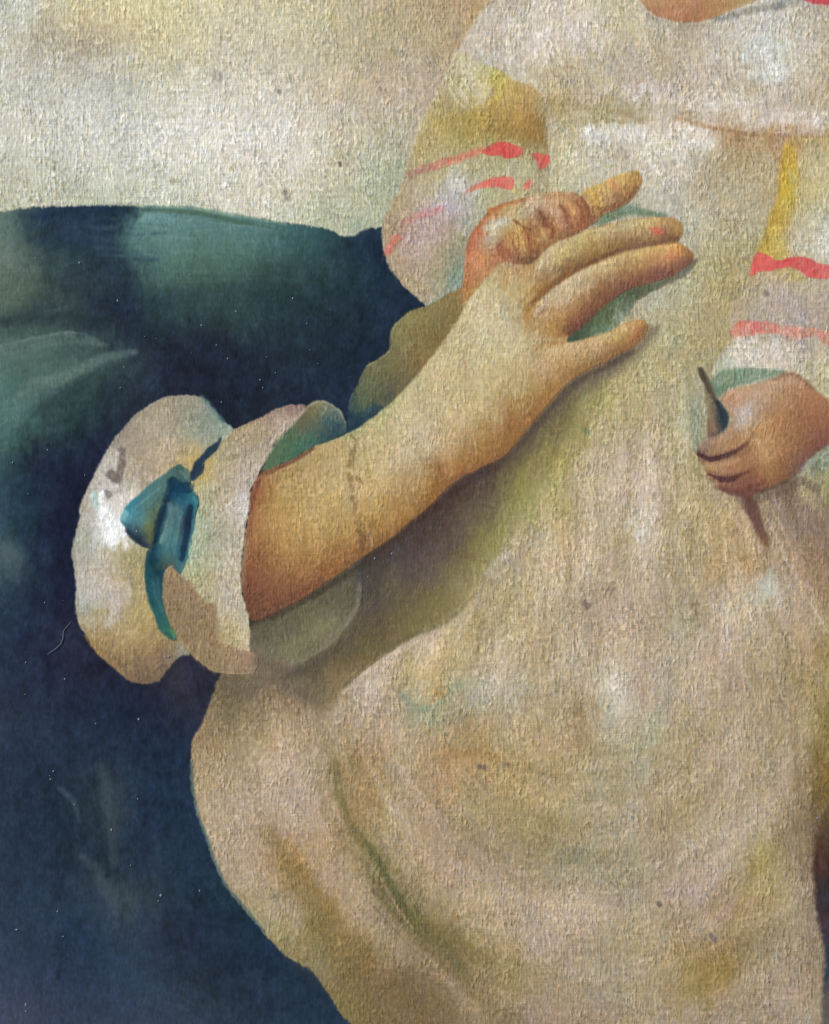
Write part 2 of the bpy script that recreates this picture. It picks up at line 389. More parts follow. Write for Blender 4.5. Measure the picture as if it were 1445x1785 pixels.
F_child = field("""
900,30,190,181,158 970,20,195,186,163 1000,50,201,192,173 1080,30,186,179,142 860,60,190,181,158 900,80,196,189,168 960,80,196,187,163
1030,80,190,182,156 1120,70,185,176,152 1200,62,181,171,147 1280,60,190,186,167 1350,50,196,196,180 1420,60,181,173,150 1340,110,206,209,197
1250,100,190,183,162 1150,110,180,170,137 1040,120,186,176,142 950,110,190,183,157 900,122,189,183,158 1420,130,190,181,152 960,160,181,166,118
1050,165,186,176,152 1130,165,196,186,167 1230,172,196,187,168 1300,160,181,169,137 1400,170,181,169,137 1440,150,186,171,137 970,188,168,146,98
1050,196,163,151,104 1100,200,171,161,118 1200,214,172,158,128 1280,232,163,131,90 1350,238,164,131,86 1445,242,167,138,88 1300,208,205,196,177
1380,206,200,189,171 1420,212,195,185,166 1050,230,206,206,191 1120,236,205,203,186 1200,230,216,214,199 1235,252,206,201,184 980,230,181,173,137
1000,280,188,182,147 1080,275,189,181,152 1150,290,196,191,167 1250,280,176,163,127 1330,270,178,166,127 1300,320,173,163,127 1230,320,173,159,127
1180,320,190,183,162 1150,345,181,179,157 1220,370,178,175,147 1300,380,176,166,130 1340,360,173,161,122 980,320,180,176,142 1000,345,172,168,132
1250,440,173,166,120 1200,400,181,178,151 1300,430,169,161,117 1240,500,166,156,108 1280,560,169,157,110 1205,520,171,166,127 1150,540,179,176,140
1130,518,176,173,139 1180,600,166,159,110 1240,620,161,151,107 1130,640,176,169,120 1080,665,171,161,107 1160,680,179,169,130 1200,690,166,159,120
1055,705,167,157,98 1100,720,181,169,127 1030,700,152,142,88 1010,760,158,148,88 985,800,164,156,88 1000,780,166,153,97 1050,780,183,169,132
1120,780,189,176,147 1180,760,176,166,122 1210,750,150,154,118 1200,800,166,156,110 1050,850,189,176,147 1000,850,176,161,112 955,880,168,161,94
1120,850,191,176,152 1200,850,176,161,117 1250,900,176,156,107 1180,920,186,169,127 1100,930,191,177,142 1040,920,189,173,134 980,920,181,163,117
925,935,179,166,127 885,965,186,173,142 848,1010,181,169,141 900,1000,181,166,118 960,1000,183,166,127 1050,1010,176,159,127 1110,928,197,191,167
1060,1050,164,147,119 1150,1000,181,166,132 1250,1000,173,153,112 1320,1000,156,136,97 1400,1000,151,126,92 1400,920,131,113,90 1350,905,150,131,107
1320,960,160,137,92 1432,970,142,117,88 1340,1022,174,178,150 1200,1060,176,161,127 1270,1080,181,167,140 1350,1080,166,151,117 1430,1080,161,139,102
1430,1150,156,136,90 1250,1150,171,153,122 1180,1130,169,156,124 1080,1120,179,161,127 1000,1120,183,169,132 940,1130,181,161,122 870,1110,189,173,132
900,1060,186,169,122 800,1080,183,166,117 770,1120,181,163,112 700,1130,184,165,134 745,1106,182,165,136 665,1160,190,172,148 635,1192,192,177,153
720,1160,183,166,117 760,1200,176,151,97 700,1212,166,151,107 740,1232,142,150,117 800,1200,167,162,128 850,1190,181,169,142 900,1200,181,172,142
960,1200,176,161,122 1060,1210,194,188,163 1010,1240,166,146,107 1130,1210,171,151,122 1200,1230,171,156,120 1300,1200,173,156,120 1380,1230,166,149,112
1420,1250,151,136,87 1440,1290,142,122,67 560,1210,146,127,92 560,1250,166,147,113 620,1260,171,152,123 700,1270,176,157,123 760,1300,169,142,93
800,1320,162,128,78 850,1290,166,147,97 920,1280,173,153,112 1000,1300,169,149,107 1100,1320,166,156,117 1130,1260,176,169,137 1200,1320,166,149,112
1300,1320,173,156,122 1380,1320,166,151,114 1425,1340,132,112,67 450,1200,124,108,76 490,1225,142,122,88 400,1235,121,108,76 420,1280,156,139,97
470,1270,166,144,101 360,1290,151,127,87 400,1340,166,149,108 500,1340,173,154,123 560,1320,166,149,112 360,1400,166,147,108 430,1420,176,157,128
520,1420,173,154,124 560,1400,169,150,117 600,1345,132,114,64 625,1335,160,132,84 640,1400,152,123,76 700,1350,173,156,124 680,1420,166,147,103
760,1430,173,150,118 820,1400,166,149,103 900,1400,166,147,95 960,1440,159,143,91 1000,1460,161,149,108 1000,1500,152,146,112 1060,1400,166,156,122
1080,1430,166,156,127 1150,1430,166,147,108 1250,1400,171,156,118 1300,1440,179,166,137 1350,1400,173,156,122 1400,1400,151,131,92 1430,1400,117,97,57
1440,1350,150,117,58 1410,1440,127,110,82 390,1480,171,152,118 450,1520,171,152,121 420,1560,156,141,97 500,1490,166,133,79 525,1520,151,124,69
565,1520,166,144,108 610,1480,152,130,88 640,1480,128,117,64 560,1580,146,124,71 500,1585,166,152,118 470,1615,152,142,97 540,1620,141,120,65
620,1540,161,140,103 660,1505,112,108,64 690,1560,110,104,61 720,1610,113,105,61 705,1500,159,137,88 780,1500,163,142,111 850,1500,166,147,118
920,1540,166,149,114 765,1560,151,132,83 820,1570,166,147,103 900,1600,173,156,118 1000,1570,176,160,128 960,1640,169,152,123 1050,1580,166,152,118
1100,1560,152,146,112 1130,1540,166,153,120 1200,1520,176,160,133 1250,1500,183,169,142 1280,1540,173,152,118 1325,1500,166,151,88 1330,1560,166,149,97
1380,1520,156,140,108 1408,1500,136,118,88 1400,1580,161,146,114 1415,1650,151,136,107 1350,1650,151,139,107 1290,1630,151,130,88 1230,1610,166,147,118
1250,1690,151,127,68 1220,1730,149,127,71 1150,1650,169,151,112 1080,1700,161,149,112 1000,1720,159,143,108 900,1700,149,130,83 850,1650,141,122,75
800,1620,123,110,65 780,1660,132,114,73 820,1700,141,123,83 700,1650,151,133,97 640,1600,161,142,112 640,1650,149,127,78 600,1680,127,107,63
660,1720,127,105,73 720,1720,122,101,68 600,1740,131,114,65 560,1680,141,131,87 650,1770,131,113,68 750,1770,127,107,73 850,1770,151,133,97
950,1760,156,137,108 1050,1770,159,143,114 1150,1770,161,147,114 1250,1770,166,149,121 1350,1720,166,151,120 1390,1720,171,150,123 1410,1770,161,147,117
1220,760,160,154,118 1400,850,168,154,104 1430,855,162,152,104 1430,800,142,152,128 1412,816,132,141,117 1380,855,122,103,83 1425,885,126,109,87""")

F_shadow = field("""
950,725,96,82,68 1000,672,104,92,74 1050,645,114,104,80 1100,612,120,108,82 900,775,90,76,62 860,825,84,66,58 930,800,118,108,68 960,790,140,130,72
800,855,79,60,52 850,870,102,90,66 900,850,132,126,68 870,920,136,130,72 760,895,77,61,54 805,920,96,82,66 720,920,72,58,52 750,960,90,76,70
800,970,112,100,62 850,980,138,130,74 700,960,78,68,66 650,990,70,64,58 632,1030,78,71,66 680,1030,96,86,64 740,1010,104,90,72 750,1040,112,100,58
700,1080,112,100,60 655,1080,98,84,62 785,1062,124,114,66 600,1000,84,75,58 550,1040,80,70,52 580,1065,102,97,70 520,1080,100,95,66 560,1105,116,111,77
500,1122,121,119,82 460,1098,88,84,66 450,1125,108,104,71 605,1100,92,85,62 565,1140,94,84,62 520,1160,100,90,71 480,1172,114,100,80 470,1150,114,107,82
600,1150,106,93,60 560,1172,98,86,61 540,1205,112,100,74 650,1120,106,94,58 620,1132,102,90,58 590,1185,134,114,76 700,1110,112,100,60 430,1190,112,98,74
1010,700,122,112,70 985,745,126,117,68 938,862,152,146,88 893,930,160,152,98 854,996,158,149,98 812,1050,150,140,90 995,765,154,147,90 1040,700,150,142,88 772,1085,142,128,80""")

F_lsleeve = field("""
830,120,193,184,150 830,150,196,182,143 860,140,191,176,95 800,170,176,161,117 780,220,176,156,98 740,250,176,157,108 830,200,179,152,84 880,180,181,151,92
920,165,176,143,93 930,200,166,132,78 900,220,166,132,73 935,240,146,112,63 870,232,161,136,78 820,240,166,146,83 720,290,171,156,118 850,290,176,171,132
900,285,176,169,132 935,305,173,166,127 760,312,171,161,122 720,322,169,156,117 790,310,181,181,167 800,340,180,177,168 770,350,181,173,164 700,360,166,151,117
820,370,176,173,152 740,390,176,157,142 690,390,166,142,108 780,390,173,157,143 790,430,151,146,108 770,450,156,151,117 720,430,179,159,142 700,450,171,152,122
720,490,166,151,117 750,510,166,151,117 780,480,151,150,112 803,470,131,145,122 797,500,131,150,132 850,335,166,166,127 830,352,171,169,137 862,346,171,166,118
675,420,166,150,120 930,335,170,160,118 945,180,178,160,120""")

F_rsleeve = field("""
1375,300,196,166,73 1370,330,196,166,68 1350,400,191,161,78 1340,430,186,159,78 1372,372,188,168,102 1400,290,190,181,137 1430,330,183,173,122 1400,350,181,169,117
1420,400,186,183,152 1390,420,186,179,147 1440,420,200,200,181 1362,425,196,171,97 1330,500,176,163,137 1380,512,173,159,137 1430,510,173,161,137 1300,532,171,159,127
1400,545,166,156,141 1300,548,169,156,122 1440,560,166,152,127 1300,602,191,183,164 1350,602,181,173,150 1320,622,201,193,177 1400,622,181,171,150 1258,632,175,178,157
1440,640,186,181,142 1430,670,181,176,132 1390,255,176,152,95 1440,260,180,165,110 1390,478,182,168,105 1280,600,180,174,146""")

F_arm = field("""
446,850,146,88,60 470,860,166,127,73 500,838,171,142,91 560,818,186,157,108 600,800,191,166,118 640,770,191,169,122 700,720,196,173,132 760,650,198,179,137
820,560,200,185,147 860,540,199,184,150 880,500,191,171,128 860,490,192,172,128 900,560,193,176,142 860,600,198,182,144 920,600,191,171,132 935,625,182,154,112 880,660,191,171,127
905,700,167,132,83 930,680,166,129,82 955,640,187,157,118 972,662,166,129,84 850,720,186,161,117 800,740,193,169,127 740,760,196,176,142 720,790,196,172,137
680,830,193,166,122 620,870,189,161,110 560,890,186,156,102 500,900,181,146,92 450,920,161,112,68 440,970,141,90,60 440,1030,130,77,56 480,1000,145,97,62
500,960,165,121,71 560,950,170,131,76 620,930,170,131,74 680,890,175,136,80 740,850,165,126,74 800,800,165,121,71 850,788,153,107,65 840,760,170,131,79
872,772,148,104,64 900,740,150,106,63 560,990,150,101,61 520,1030,129,80,55 460,1065,112,70,52 640,950,150,106,63 720,885,150,106,61 780,838,144,98,58 660,722,180,170,122
690,694,184,174,128 900,520,188,166,122 890,475,180,150,112 925,520,176,142,88 915,545,171,132,78 800,600,196,178,138 780,690,194,172,128 830,660,194,174,132""")

F_fa = field("""
940,470,191,166,132 980,450,186,162,109 1020,422,181,152,93 1060,404,191,169,128 1110,394,189,166,118 1150,385,187,152,103 1183,396,166,127,78 1160,415,118,80,66
1110,420,148,110,79 1072,430,140,106,67 1030,446,145,111,67 990,466,126,87,61 960,490,131,91,57 940,510,156,112,65 925,520,176,142,88 1000,432,186,162,112 1140,402,178,140,98""")
F_fb = field("""
940,545,186,156,122 970,520,191,166,132 1000,500,196,171,138 1020,485,186,162,128 1060,465,193,166,118 1110,450,196,161,108 1160,440,196,151,97 1185,440,195,136,87
1205,441,148,109,71 1190,456,128,90,80 1160,464,164,106,80 1150,476,128,80,74 1100,480,150,106,71 1090,495,128,84,65 1050,500,150,106,73 1040,525,124,84,60
1010,530,161,117,77 1010,560,124,75,60 980,555,166,121,77 990,578,118,79,60 960,570,171,132,78 940,582,181,147,98 972,592,165,121,72""")
F_fc = field("""
958,622,190,156,117 1000,614,193,161,117 1040,600,196,163,122 1080,583,191,161,103 1110,569,191,151,97 1120,580,160,104,66 1100,592,158,109,70 1070,607,150,111,71
1030,631,160,126,77 1000,646,164,125,76 984,660,154,115,71 965,645,176,142,98""")

F_held = field("""
818,430,188,108,80 835,400,189,114,79 860,372,174,114,66 880,362,186,142,83 850,396,196,181,152 872,388,187,178,159 850,420,189,171,142 890,372,196,171,122
930,360,191,167,138 910,375,182,167,138 885,405,181,142,84 910,396,196,157,98 870,432,169,110,80 888,442,162,103,75 840,440,191,131,88 830,462,196,132,92
852,462,180,121,77 820,490,180,121,77 820,515,165,126,72 905,430,195,151,97 930,420,172,113,74 925,402,150,101,66 950,380,138,90,60 945,410,190,151,97
965,392,168,110,75 965,368,196,156,122 986,372,163,104,75 975,390,190,142,112 992,360,186,142,97 1000,372,196,142,93 1010,390,163,104,70 990,402,138,94,68
950,432,138,94,65 922,455,118,84,64 892,457,140,96,71 1012,350,150,101,70 1024,376,138,84,60 880,478,186,150,108""")
F_point = field("""
1026,376,140,88,62 1035,350,191,156,97 1045,340,189,156,93 1060,348,191,152,112 1070,320,196,161,103 1092,314,196,156,97 1112,315,168,129,80 1100,337,148,104,70
1080,352,144,105,72 1055,364,138,99,65 1035,384,150,111,81""")

F_rhand = field("""
1270,690,186,147,112 1280,700,186,142,108 1300,690,181,147,108 1340,680,179,142,103 1380,668,171,132,97 1402,690,171,122,83 1420,720,156,107,75 1440,725,150,102,72
1300,718,182,174,161 1290,735,180,168,149 1320,710,176,152,122 1342,722,171,127,83 1370,730,166,117,75 1400,760,145,101,67 1430,770,128,80,66 1280,755,176,137,88
1320,745,181,142,88 1260,768,162,127,88 1240,780,147,117,92 1222,786,130,106,86 1335,790,181,142,93 1300,800,156,112,74 1260,815,171,132,88 1235,815,166,132,88
1290,815,166,117,77 1350,800,161,117,68 1345,830,150,106,62 1380,800,145,101,71 1390,820,118,84,70 1300,846,135,86,68 1270,847,140,91,71 1330,840,140,91,66
1310,830,150,102,71 1320,856,108,74,58 1500,760,150,104,72""")

F_puff = field("""
340,700,152,150,130 300,715,160,148,124 250,738,168,154,130 220,768,163,147,128 330,750,152,155,135 370,738,132,145,130 392,750,142,160,145 360,770,166,165,141
280,770,181,163,137 240,790,176,159,132 300,800,179,161,130 260,820,176,157,130 318,800,189,161,106 340,788,188,158,96 200,795,178,170,158 190,828,196,189,180
170,845,192,186,176 180,895,226,226,224 192,930,238,240,243 150,890,176,164,148 195,945,235,235,238 145,950,166,166,152 170,960,181,178,166
210,965,171,157,113 240,970,166,156,108 230,1000,173,156,108 150,1000,191,179,167 180,1020,196,183,170 140,1050,171,173,162 200,1040,191,176,162
190,1080,184,171,158 170,1085,168,150,108 220,1060,179,157,108 240,1040,173,152,101 250,1090,181,157,103 220,1120,176,150,97 180,1120,161,134,87 200,1152,145,116,79
240,1162,135,108,80 270,1140,150,121,83 290,1152,130,105,82 290,1120,150,126,82 270,1180,120,98,76 322,1132,148,146,126 225,860,205,198,188 245,840,188,172,150 360,810,188,166,110""")
F_cuff = field("""
480,724,166,142,127 510,712,142,112,106 500,732,177,157,138 450,750,176,157,122 460,790,176,161,142 430,780,181,162,133 410,800,186,166,138 382,820,181,166,132
358,832,190,164,95 366,802,189,164,101 385,792,176,165,130 350,852,180,174,132 400,850,186,171,147 425,872,200,191,180 380,880,186,173,147 350,900,165,174,142
340,950,165,179,147 335,980,170,177,142 400,920,189,176,152 420,900,196,186,172 400,980,191,179,154 370,1000,181,166,132 345,1002,174,169,126 410,1020,196,183,157
390,1050,191,179,157 425,1070,201,189,162 400,1090,186,171,127 420,1112,191,176,137 390,1112,180,161,112""")
F_cshade = field("""
300,1002,151,112,77 310,1040,140,106,79 340,1060,142,111,82 320,1090,140,109,79 360,1100,148,119,84 350,1140,150,119,87 400,1150,150,119,87 440,1150,140,109,82
420,1170,124,104,76 355,1152,135,110,81""")
F_lining = field("""
560,706,128,124,96 545,720,110,106,77 530,740,100,96,71 570,730,74,100,94 590,740,59,85,90 577,760,45,74,84 540,762,68,110,90 500,778,74,110,81
480,797,79,109,78 560,765,54,84,85 596,722,108,118,99 520,755,86,104,76""")
F_olive = field("""
720,560,141,126,77 780,530,131,117,68 700,600,126,116,72 650,650,106,106,71 625,690,70,90,76 638,716,52,76,76 680,682,100,96,71 730,620,136,112,65
760,580,126,109,63 812,512,152,118,68 640,690,92,100,70 830,495,160,118,70""")
F_stick = field("""
1222,655,84,77,60 1236,680,110,98,76 1240,712,126,111,82 1233,700,140,126,87 1245,742,120,96,76 1250,700,70,72,68 1262,728,46,62,74 1264,742,48,62,72 1240,758,118,92,74""")
F_loopl = field("""
225,888,54,138,163 216,902,78,154,172 240,880,60,126,141 265,860,74,120,121 290,835,75,116,110 312,818,60,96,96 250,910,85,130,126 262,925,97,107,68
272,900,86,101,72 228,932,36,56,76 246,947,40,55,72 262,950,60,72,74 255,890,82,122,116""")
F_loopr = field("""
305,836,28,66,90 310,862,19,74,100 292,868,25,60,85 280,900,22,55,78 270,930,24,54,75 322,855,22,72,98 337,870,45,114,130 332,885,35,86,106
328,905,31,50,74 324,930,31,58,82 316,962,30,80,105 302,885,82,122,130 300,920,75,124,126 290,950,69,124,124 285,972,60,108,109 322,980,60,120,130
268,960,20,60,78 272,980,30,74,87 292,985,70,86,82 318,818,70,104,98 327,830,92,122,110 312,940,62,112,120""")
F_tail = field("""265,985,30,74,87 265,1010,35,84,95 265,1040,35,89,99 275,1070,38,94,95 290,1095,45,100,90 302,1108,60,120,86 275,1002,28,64,84""")
F_edge = field("""1428,1450,92,74,56 1440,1500,76,49,43 1435,1560,60,55,58 1440,1605,76,60,65 1440,1680,55,60,73 1440,1740,95,88,82 1445,1410,112,88,54""")

# ------------------------------------------------------------------ painting, from the back to the front
fill(SD['dress'], F_dress, warp=1.3, g=0.42)
# folds dragged through the dark dress
stroke("-10,612 50,600 110,589 150,592 186,602", [20, 22, 22, 18, 6], (92, 118, 111), .6, soft=7, dry=.4)
stroke("0,602 60,590 118,579 150,582", [5, 6, 6, 4], (112, 134, 128), .5, soft=4, dry=.5)
stroke("34,686 60,668 96,664 136,646 180,624 236,613", [14, 20, 22, 18, 16, 8], (100, 126, 119), .6, soft=8, dry=.4)
stroke("0,700 20,716 10,780", [40, 44, 20], (80, 114, 108), .35, soft=26, dry=.3)
stroke("0,566 60,556 130,560 200,580", [16, 18, 14, 8], (38, 54, 62), .45, soft=14)
stroke("60,720 110,690 170,656 230,630", [14, 22, 20, 10], (38, 60, 64), .5, soft=14)
stroke("30,740 36,700 60,672 96,655", [20, 22, 20, 10], (86, 118, 112), .45, soft=16, dry=.4)
stroke("240,392 256,376 282,370 296,382", [10, 14, 12, 6], (122, 162, 158), .45, soft=7, dry=.4)
stroke("236,398 232,420 246,438 280,452", [8, 9, 9, 6], (100, 140, 134), .4, soft=8, dry=.4)
stroke("300,382 360,386 420,394 470,400", 3, (118, 152, 146), .5, soft=3, dry=.6)
stroke("250,366 300,368 350,372 420,388 470,396", [6, 9, 9, 7, 5], (66, 92, 66), .6, soft=6)
stroke("55,378 100,374 150,366 200,362", 12, (24, 44, 72), .6, soft=9)
stroke("66,420 120,424 180,420", 18, (28, 50, 78), .45, soft=16, dry=.4)
stroke("176,1335 188,1380 194,1440 196,1500", [14, 24, 24, 16], (70, 85, 92), .55, soft=18, dry=.3)
stroke("104,1374 120,1388 131,1402 138,1432", [8, 12, 10, 5], (68, 88, 104), .55, soft=8)
stroke("142,1492 160,1508 180,1540 200,1575 204,1596", [8, 18, 24, 22, 8], (68, 84, 96), .55, soft=12)
stroke("166,1430 180,1470 188,1526", [10, 14, 8], (32, 46, 60), .6, soft=9)
stroke("212,1548 230,1572 222,1600", [12, 16, 10], (66, 80, 84), .4, soft=14)
stroke("8,955 20,975 24,1005", [18, 24, 16], (82, 100, 106), .45, soft=16, dry=.3)
stroke("20,600 0,640", 40, (84, 112, 106), .25, soft=30)
stroke("190,396 200,440 216,500 236,560 300,598 400,608", [24, 28, 40, 50, 50, 40], (26, 40, 58), .36, soft=34, dry=.3)
stroke("214,400 222,430 244,456 290,474", [20, 26, 26, 20], (70, 106, 102), .4, soft=24, dry=.5)
stroke("20,470 70,500 130,530", [26, 30, 20], (70, 92, 84), .3, soft=24, dry=.4)
stroke("0,556 70,548 140,548 200,566", [14, 26, 26, 20], (36, 54, 62), .5, soft=22, dry=.2)
stroke("60,384 120,380 190,384", [26, 34, 28], (30, 52, 72), .22, soft=18, dry=.4)
stroke("300,520 400,512 480,520 560,540", [20, 40, 44, 30], (30, 48, 60), .35, soft=36, dry=.2)
stroke("0,420 20,450 60,470", [30, 34, 20], (100, 122, 116), .35, soft=24, dry=.4)
for k in range(46):                     # dragged, half covering brush marks in the teal passage
    x = random.Random(k).uniform(210, 560); y = random.Random(k + 99).uniform(385, 500)
    L = random.Random(k + 7).uniform(18, 60)
    t = F_dress(np.array([[x]]), np.array([[y]]))[0, 0] * 255 * random.Random(k + 3).choice([.84, .9, 1.1, 1.16])
    stroke([(x - L, y + 2), (x, y), (x + L, y + 3)], random.Random(k + 5).uniform(3, 8), t, .35, dry=.7)
for k in range(60):
    r_ = random.Random(k + 500)
    x = r_.uniform(-20, 560); y = r_.uniform(540, 1790)
    L = r_.uniform(14, 50)
    t = F_dress(np.array([[x]]), np.array([[y]]))[0, 0] * 255 * r_.choice([.82, .88, 1.12, 1.2])
    stroke([(x - 3, y - L), (x + 2, y), (x + r_.uniform(-5, 12), y + L)], r_.uniform(4, 13), t, .3, dry=.6)

for k in range(16):
    r_ = random.Random(k + 4100); y_ = r_.uniform(376, 480); x_ = r_.uniform(165, 240); L = r_.uniform(20, 60)
    stroke([(x_ - L * .4, y_), (x_ + L * .3, y_ + 2), (x_ + L, y_ + r_.uniform(-3, 5))], r_.uniform(4, 9), r_.choice([(52, 82, 92), (64, 100, 104), (40, 66, 82)]), .4, soft=6, dry=.6)
for k in range(40):
    r_ = random.Random(k + 4300); x_ = r_.uniform(-10, 190); y_ = r_.uniform(380, 760); L = r_.uniform(16, 46)
    t = F_dress(np.array([[x_]]), np.array([[y_]]))[0, 0] * 255 * r_.choice([.78, .86, 1.14, 1.22])
    stroke([(x_ - L, y_ + L * .5), (x_, y_), (x_ + L, y_ - L * .18)], r_.uniform(4, 10), t, .35, soft=5, dry=.6)
fill(SD['drapery'], F_drapery, soft=5, jit=2.0, warp=1.2, g=1.0, ridge=.03)
stroke("250,360 330,362 420,377 500,391", [3, 6, 6, 3], (140, 172, 140), .5, soft=5)
stroke("150,356 200,357 250,358", 4, (150, 170, 140), .5, soft=4)
stroke("600,396 630,392 660,386", 10, (150, 168, 138), .4, soft=9)
stroke("670,340 690,310 700,280", [26, 30, 20], (158, 166, 136), .4, soft=24)

fill(SD['child_dress'], F_child, soft=5, jit=1.6, warp=1.3, g=1.0, ridge=.02)
# the brush followed the folds: fanning down from the bodice, then round the lap
sl = crop(SD['child_dress'] > -3)
x_, y_ = X[sl] + WX[sl] * .6, Y[sl] + WY[sl] * .6
ra = np.hypot(x_ - 1130, y_ - 60); an = np.arctan2(x_ - 1130, y_ - 60)
up_ = vnoise(an * 800, ra, 13, 120, 61) * .6 + vnoise(an * 800, ra, 34, 260, 62) * .8 + vnoise(an * 800, ra, 6, 60, 63) * .4
rb = np.hypot((x_ - 1040) * 1.05, y_ - 1130); bn = np.arctan2(x_ - 1040, y_ - 1130)
lo_ = vnoise(rb, bn * 420, 16, 150, 64) * .6 + vnoise(rb, bn * 420, 44, 300, 65) * .8 + vnoise(rb, bn * 420, 7, 70, 66) * .4
mixw = sstep((y_ - 1080) / 260)
fl = up_ * (1 - mixw) * 1.25 + lo_ * mixw * .72
fl *= sstep((y_ - 560) / 200)
col[sl] *= (1 + 0.085 * fl * sstep(SD['child_dress'][sl] / 6))[..., None]
col[sl][..., 2] *= 1 + 0.05 * fl
hgt[sl] += 0.03 * fl
F_U = "600,1330 660,1440 720,1526 790,1580 863,1612 940,1606 1010,1590 1100,1580 1185,1555 1250,1510 1302,1462 1350,1390 1378,1310 1390,1234"
stroke(F_U, [20, 44, 60, 66, 62, 60, 60, 62, 62, 56, 50, 44, 36, 20], (190, 170, 142), .42, soft=40, dry=.5)
stroke("640,1330 700,1440 770,1520 850,1560 960,1560 1060,1545 1160,1515 1230,1460", [10, 16, 18, 18, 16, 16, 16, 10], (196, 178, 150), .35, soft=14, dry=.6)
stroke("780,1440 822,1466 870,1490 922,1503 975,1506 1004,1500 1022,1470", [6, 8, 9, 9, 9, 8, 5], (138, 122, 86), .5, soft=8, dry=.3)
stroke("800,1330 850,1400 930,1440 1010,1440 1080,1400", [30, 50, 60, 50, 30], (158, 138, 92), .35, soft=40, dry=.4)
stroke("1226,930 1208,1000 1180,1100 1155,1193 1130,1280 1112,1360 1100,1450", [10, 24, 34, 40, 40, 34, 16], (178, 174, 146), .42, soft=22, dry=.5)
stroke("1262,1020 1266,1070 1268,1130", [8, 20, 10], (200, 190, 168), .5, soft=12, dry=.5)
stroke("1070,960 1050,1035 1034,1110 1030,1150", [14, 30, 30, 14], (168, 148, 126), .45, soft=22, dry=.5)
stroke("1000,1180 1010,1250 1040,1330", [10, 22, 12], (150, 130, 90), .4, soft=18, dry=.4)
stroke("1100,740 1080,830 1060,930 1040,1020", [12, 30, 30, 14], (198, 184, 154), .4, soft=22, dry=.5)
stroke("1160,760 1150,860 1130,960 1118,1060", [10, 24, 26, 12], (200, 186, 158), .35, soft=20, dry=.5)
stroke("1010,800 960,900 900,1000 850,1070", [10, 22, 26, 12], (190, 172, 130), .35, soft=18, dry=.5)
stroke("1300,1060 1290,1160 1290,1280 1270,1400", [14, 26, 30, 14], (186, 168, 136), .35, soft=24, dry=.5)
stroke("1384,1240 1388,1320 1392,1444 1402,1520", [8, 12, 14, 10], (132, 112, 76), .45, soft=12, dry=.3)
stroke("1404,1560 1412,1640 1420,1740", [10, 14, 12], (136, 120, 92), .35, soft=12, dry=.3)
stroke("420,1300 480,1400 560,1500 640,1600 700,1660", [16, 40, 46, 40, 20], (182, 160, 128), .35, soft=26, dry=.5)
stroke("470,1450 520,1530 580,1610 640,1690", [18, 36, 44, 30], (136, 112, 62), .5, soft=26, dry=.4)
stroke("500,1650 580,1700 680,1740 780,1770", [20, 44, 56, 40], (124, 104, 64), .45, soft=36, dry=.4)
stroke("420,1560 480,1620 540,1670 590,1730", [8, 16, 18, 14], (148, 136, 92), .5, soft=14, dry=.3)
stroke("610,1440 650,1500 700,1590 760,1660 830,1730 900,1790", [12, 22, 30, 36, 40, 40], (126, 110, 68), .5, soft=22, dry=.3)
stroke("640,1550 700,1628 770,1700 830,1760", [8, 16, 18, 14], (172, 150, 116), .5, soft=10, dry=.4)
stroke("700,1340 730,1400 790,1470", [16, 30, 16], (184, 164, 136), .4, soft=20, dry=.5)
for k in range(70):                     # long loaded strokes falling from the bodice
    r_ = random.Random(k + 2100)
    t_ = r_.uniform(-.36, .30); r0 = r_.uniform(560, 1000); r1 = r0 + r_.uniform(120, 330)
    pts = [(1130 + math.sin(t_ + .05 * q_) * (r0 + (r1 - r0) * q_), 60 + math.cos(t_ + .05 * q_) * (r0 + (r1 - r0) * q_)) for q_ in (0, .33, .66, 1)]
    c_ = r_.choice([(200, 184, 158), (206, 192, 166), (196, 176, 150), (156, 140, 98), (150, 134, 96), (190, 178, 136)])
    w_ = r_.uniform(4, 11)
    stroke(pts, [w_ * .4, w_, w_, w_ * .3], c_, r_.uniform(.22, .42), soft=5, dry=.55, h=.015)
for k in range(60):                     # and round the lap
    r_ = random.Random(k + 3300)
    rr = r_.uniform(150, 560); b0 = r_.uniform(-1.2, 1.0); b1 = b0 + r_.uniform(.25, .6)
    pts = [(1040 + math.sin(b_) * rr, 1120 + math.cos(b_) * rr * (1 + .06 * math.sin(k))) for b_ in np.linspace(b0, b1, 5)]
    if min(p_[1] for p_ in pts) < 1230: continue
    c_ = r_.choice([(190, 172, 144), (196, 176, 150), (150, 132, 94), (158, 142, 104), (178, 160, 124)])
    w_ = r_.uniform(4, 12)
    stroke(pts, [w_ * .3, w_, w_, w_, w_ * .3], c_, r_.uniform(.15, .32), soft=6, dry=.55, h=.012)
# soft edge of teal left showing along the skirt
stroke("334,1330 336,1372 344,1416 361,1462 374,1501 394,1543 428,1584 460,1624", 5, (44, 84, 92), .6, soft=6)
fill(SD['edge'], F_edge, soft=12, jit=2, g=.5)
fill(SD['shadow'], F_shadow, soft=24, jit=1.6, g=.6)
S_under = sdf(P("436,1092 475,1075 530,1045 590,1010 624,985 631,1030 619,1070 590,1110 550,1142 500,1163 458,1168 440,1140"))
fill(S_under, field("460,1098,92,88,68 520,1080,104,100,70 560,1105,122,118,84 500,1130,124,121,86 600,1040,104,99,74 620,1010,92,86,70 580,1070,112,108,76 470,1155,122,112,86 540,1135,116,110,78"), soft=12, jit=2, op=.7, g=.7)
stroke("629,1010 625,1052 604,1090 572,1124 530,1150 486,1164", [3, 5, 6, 5, 5, 3], (136, 131, 104), .55, soft=4, dry=.3)
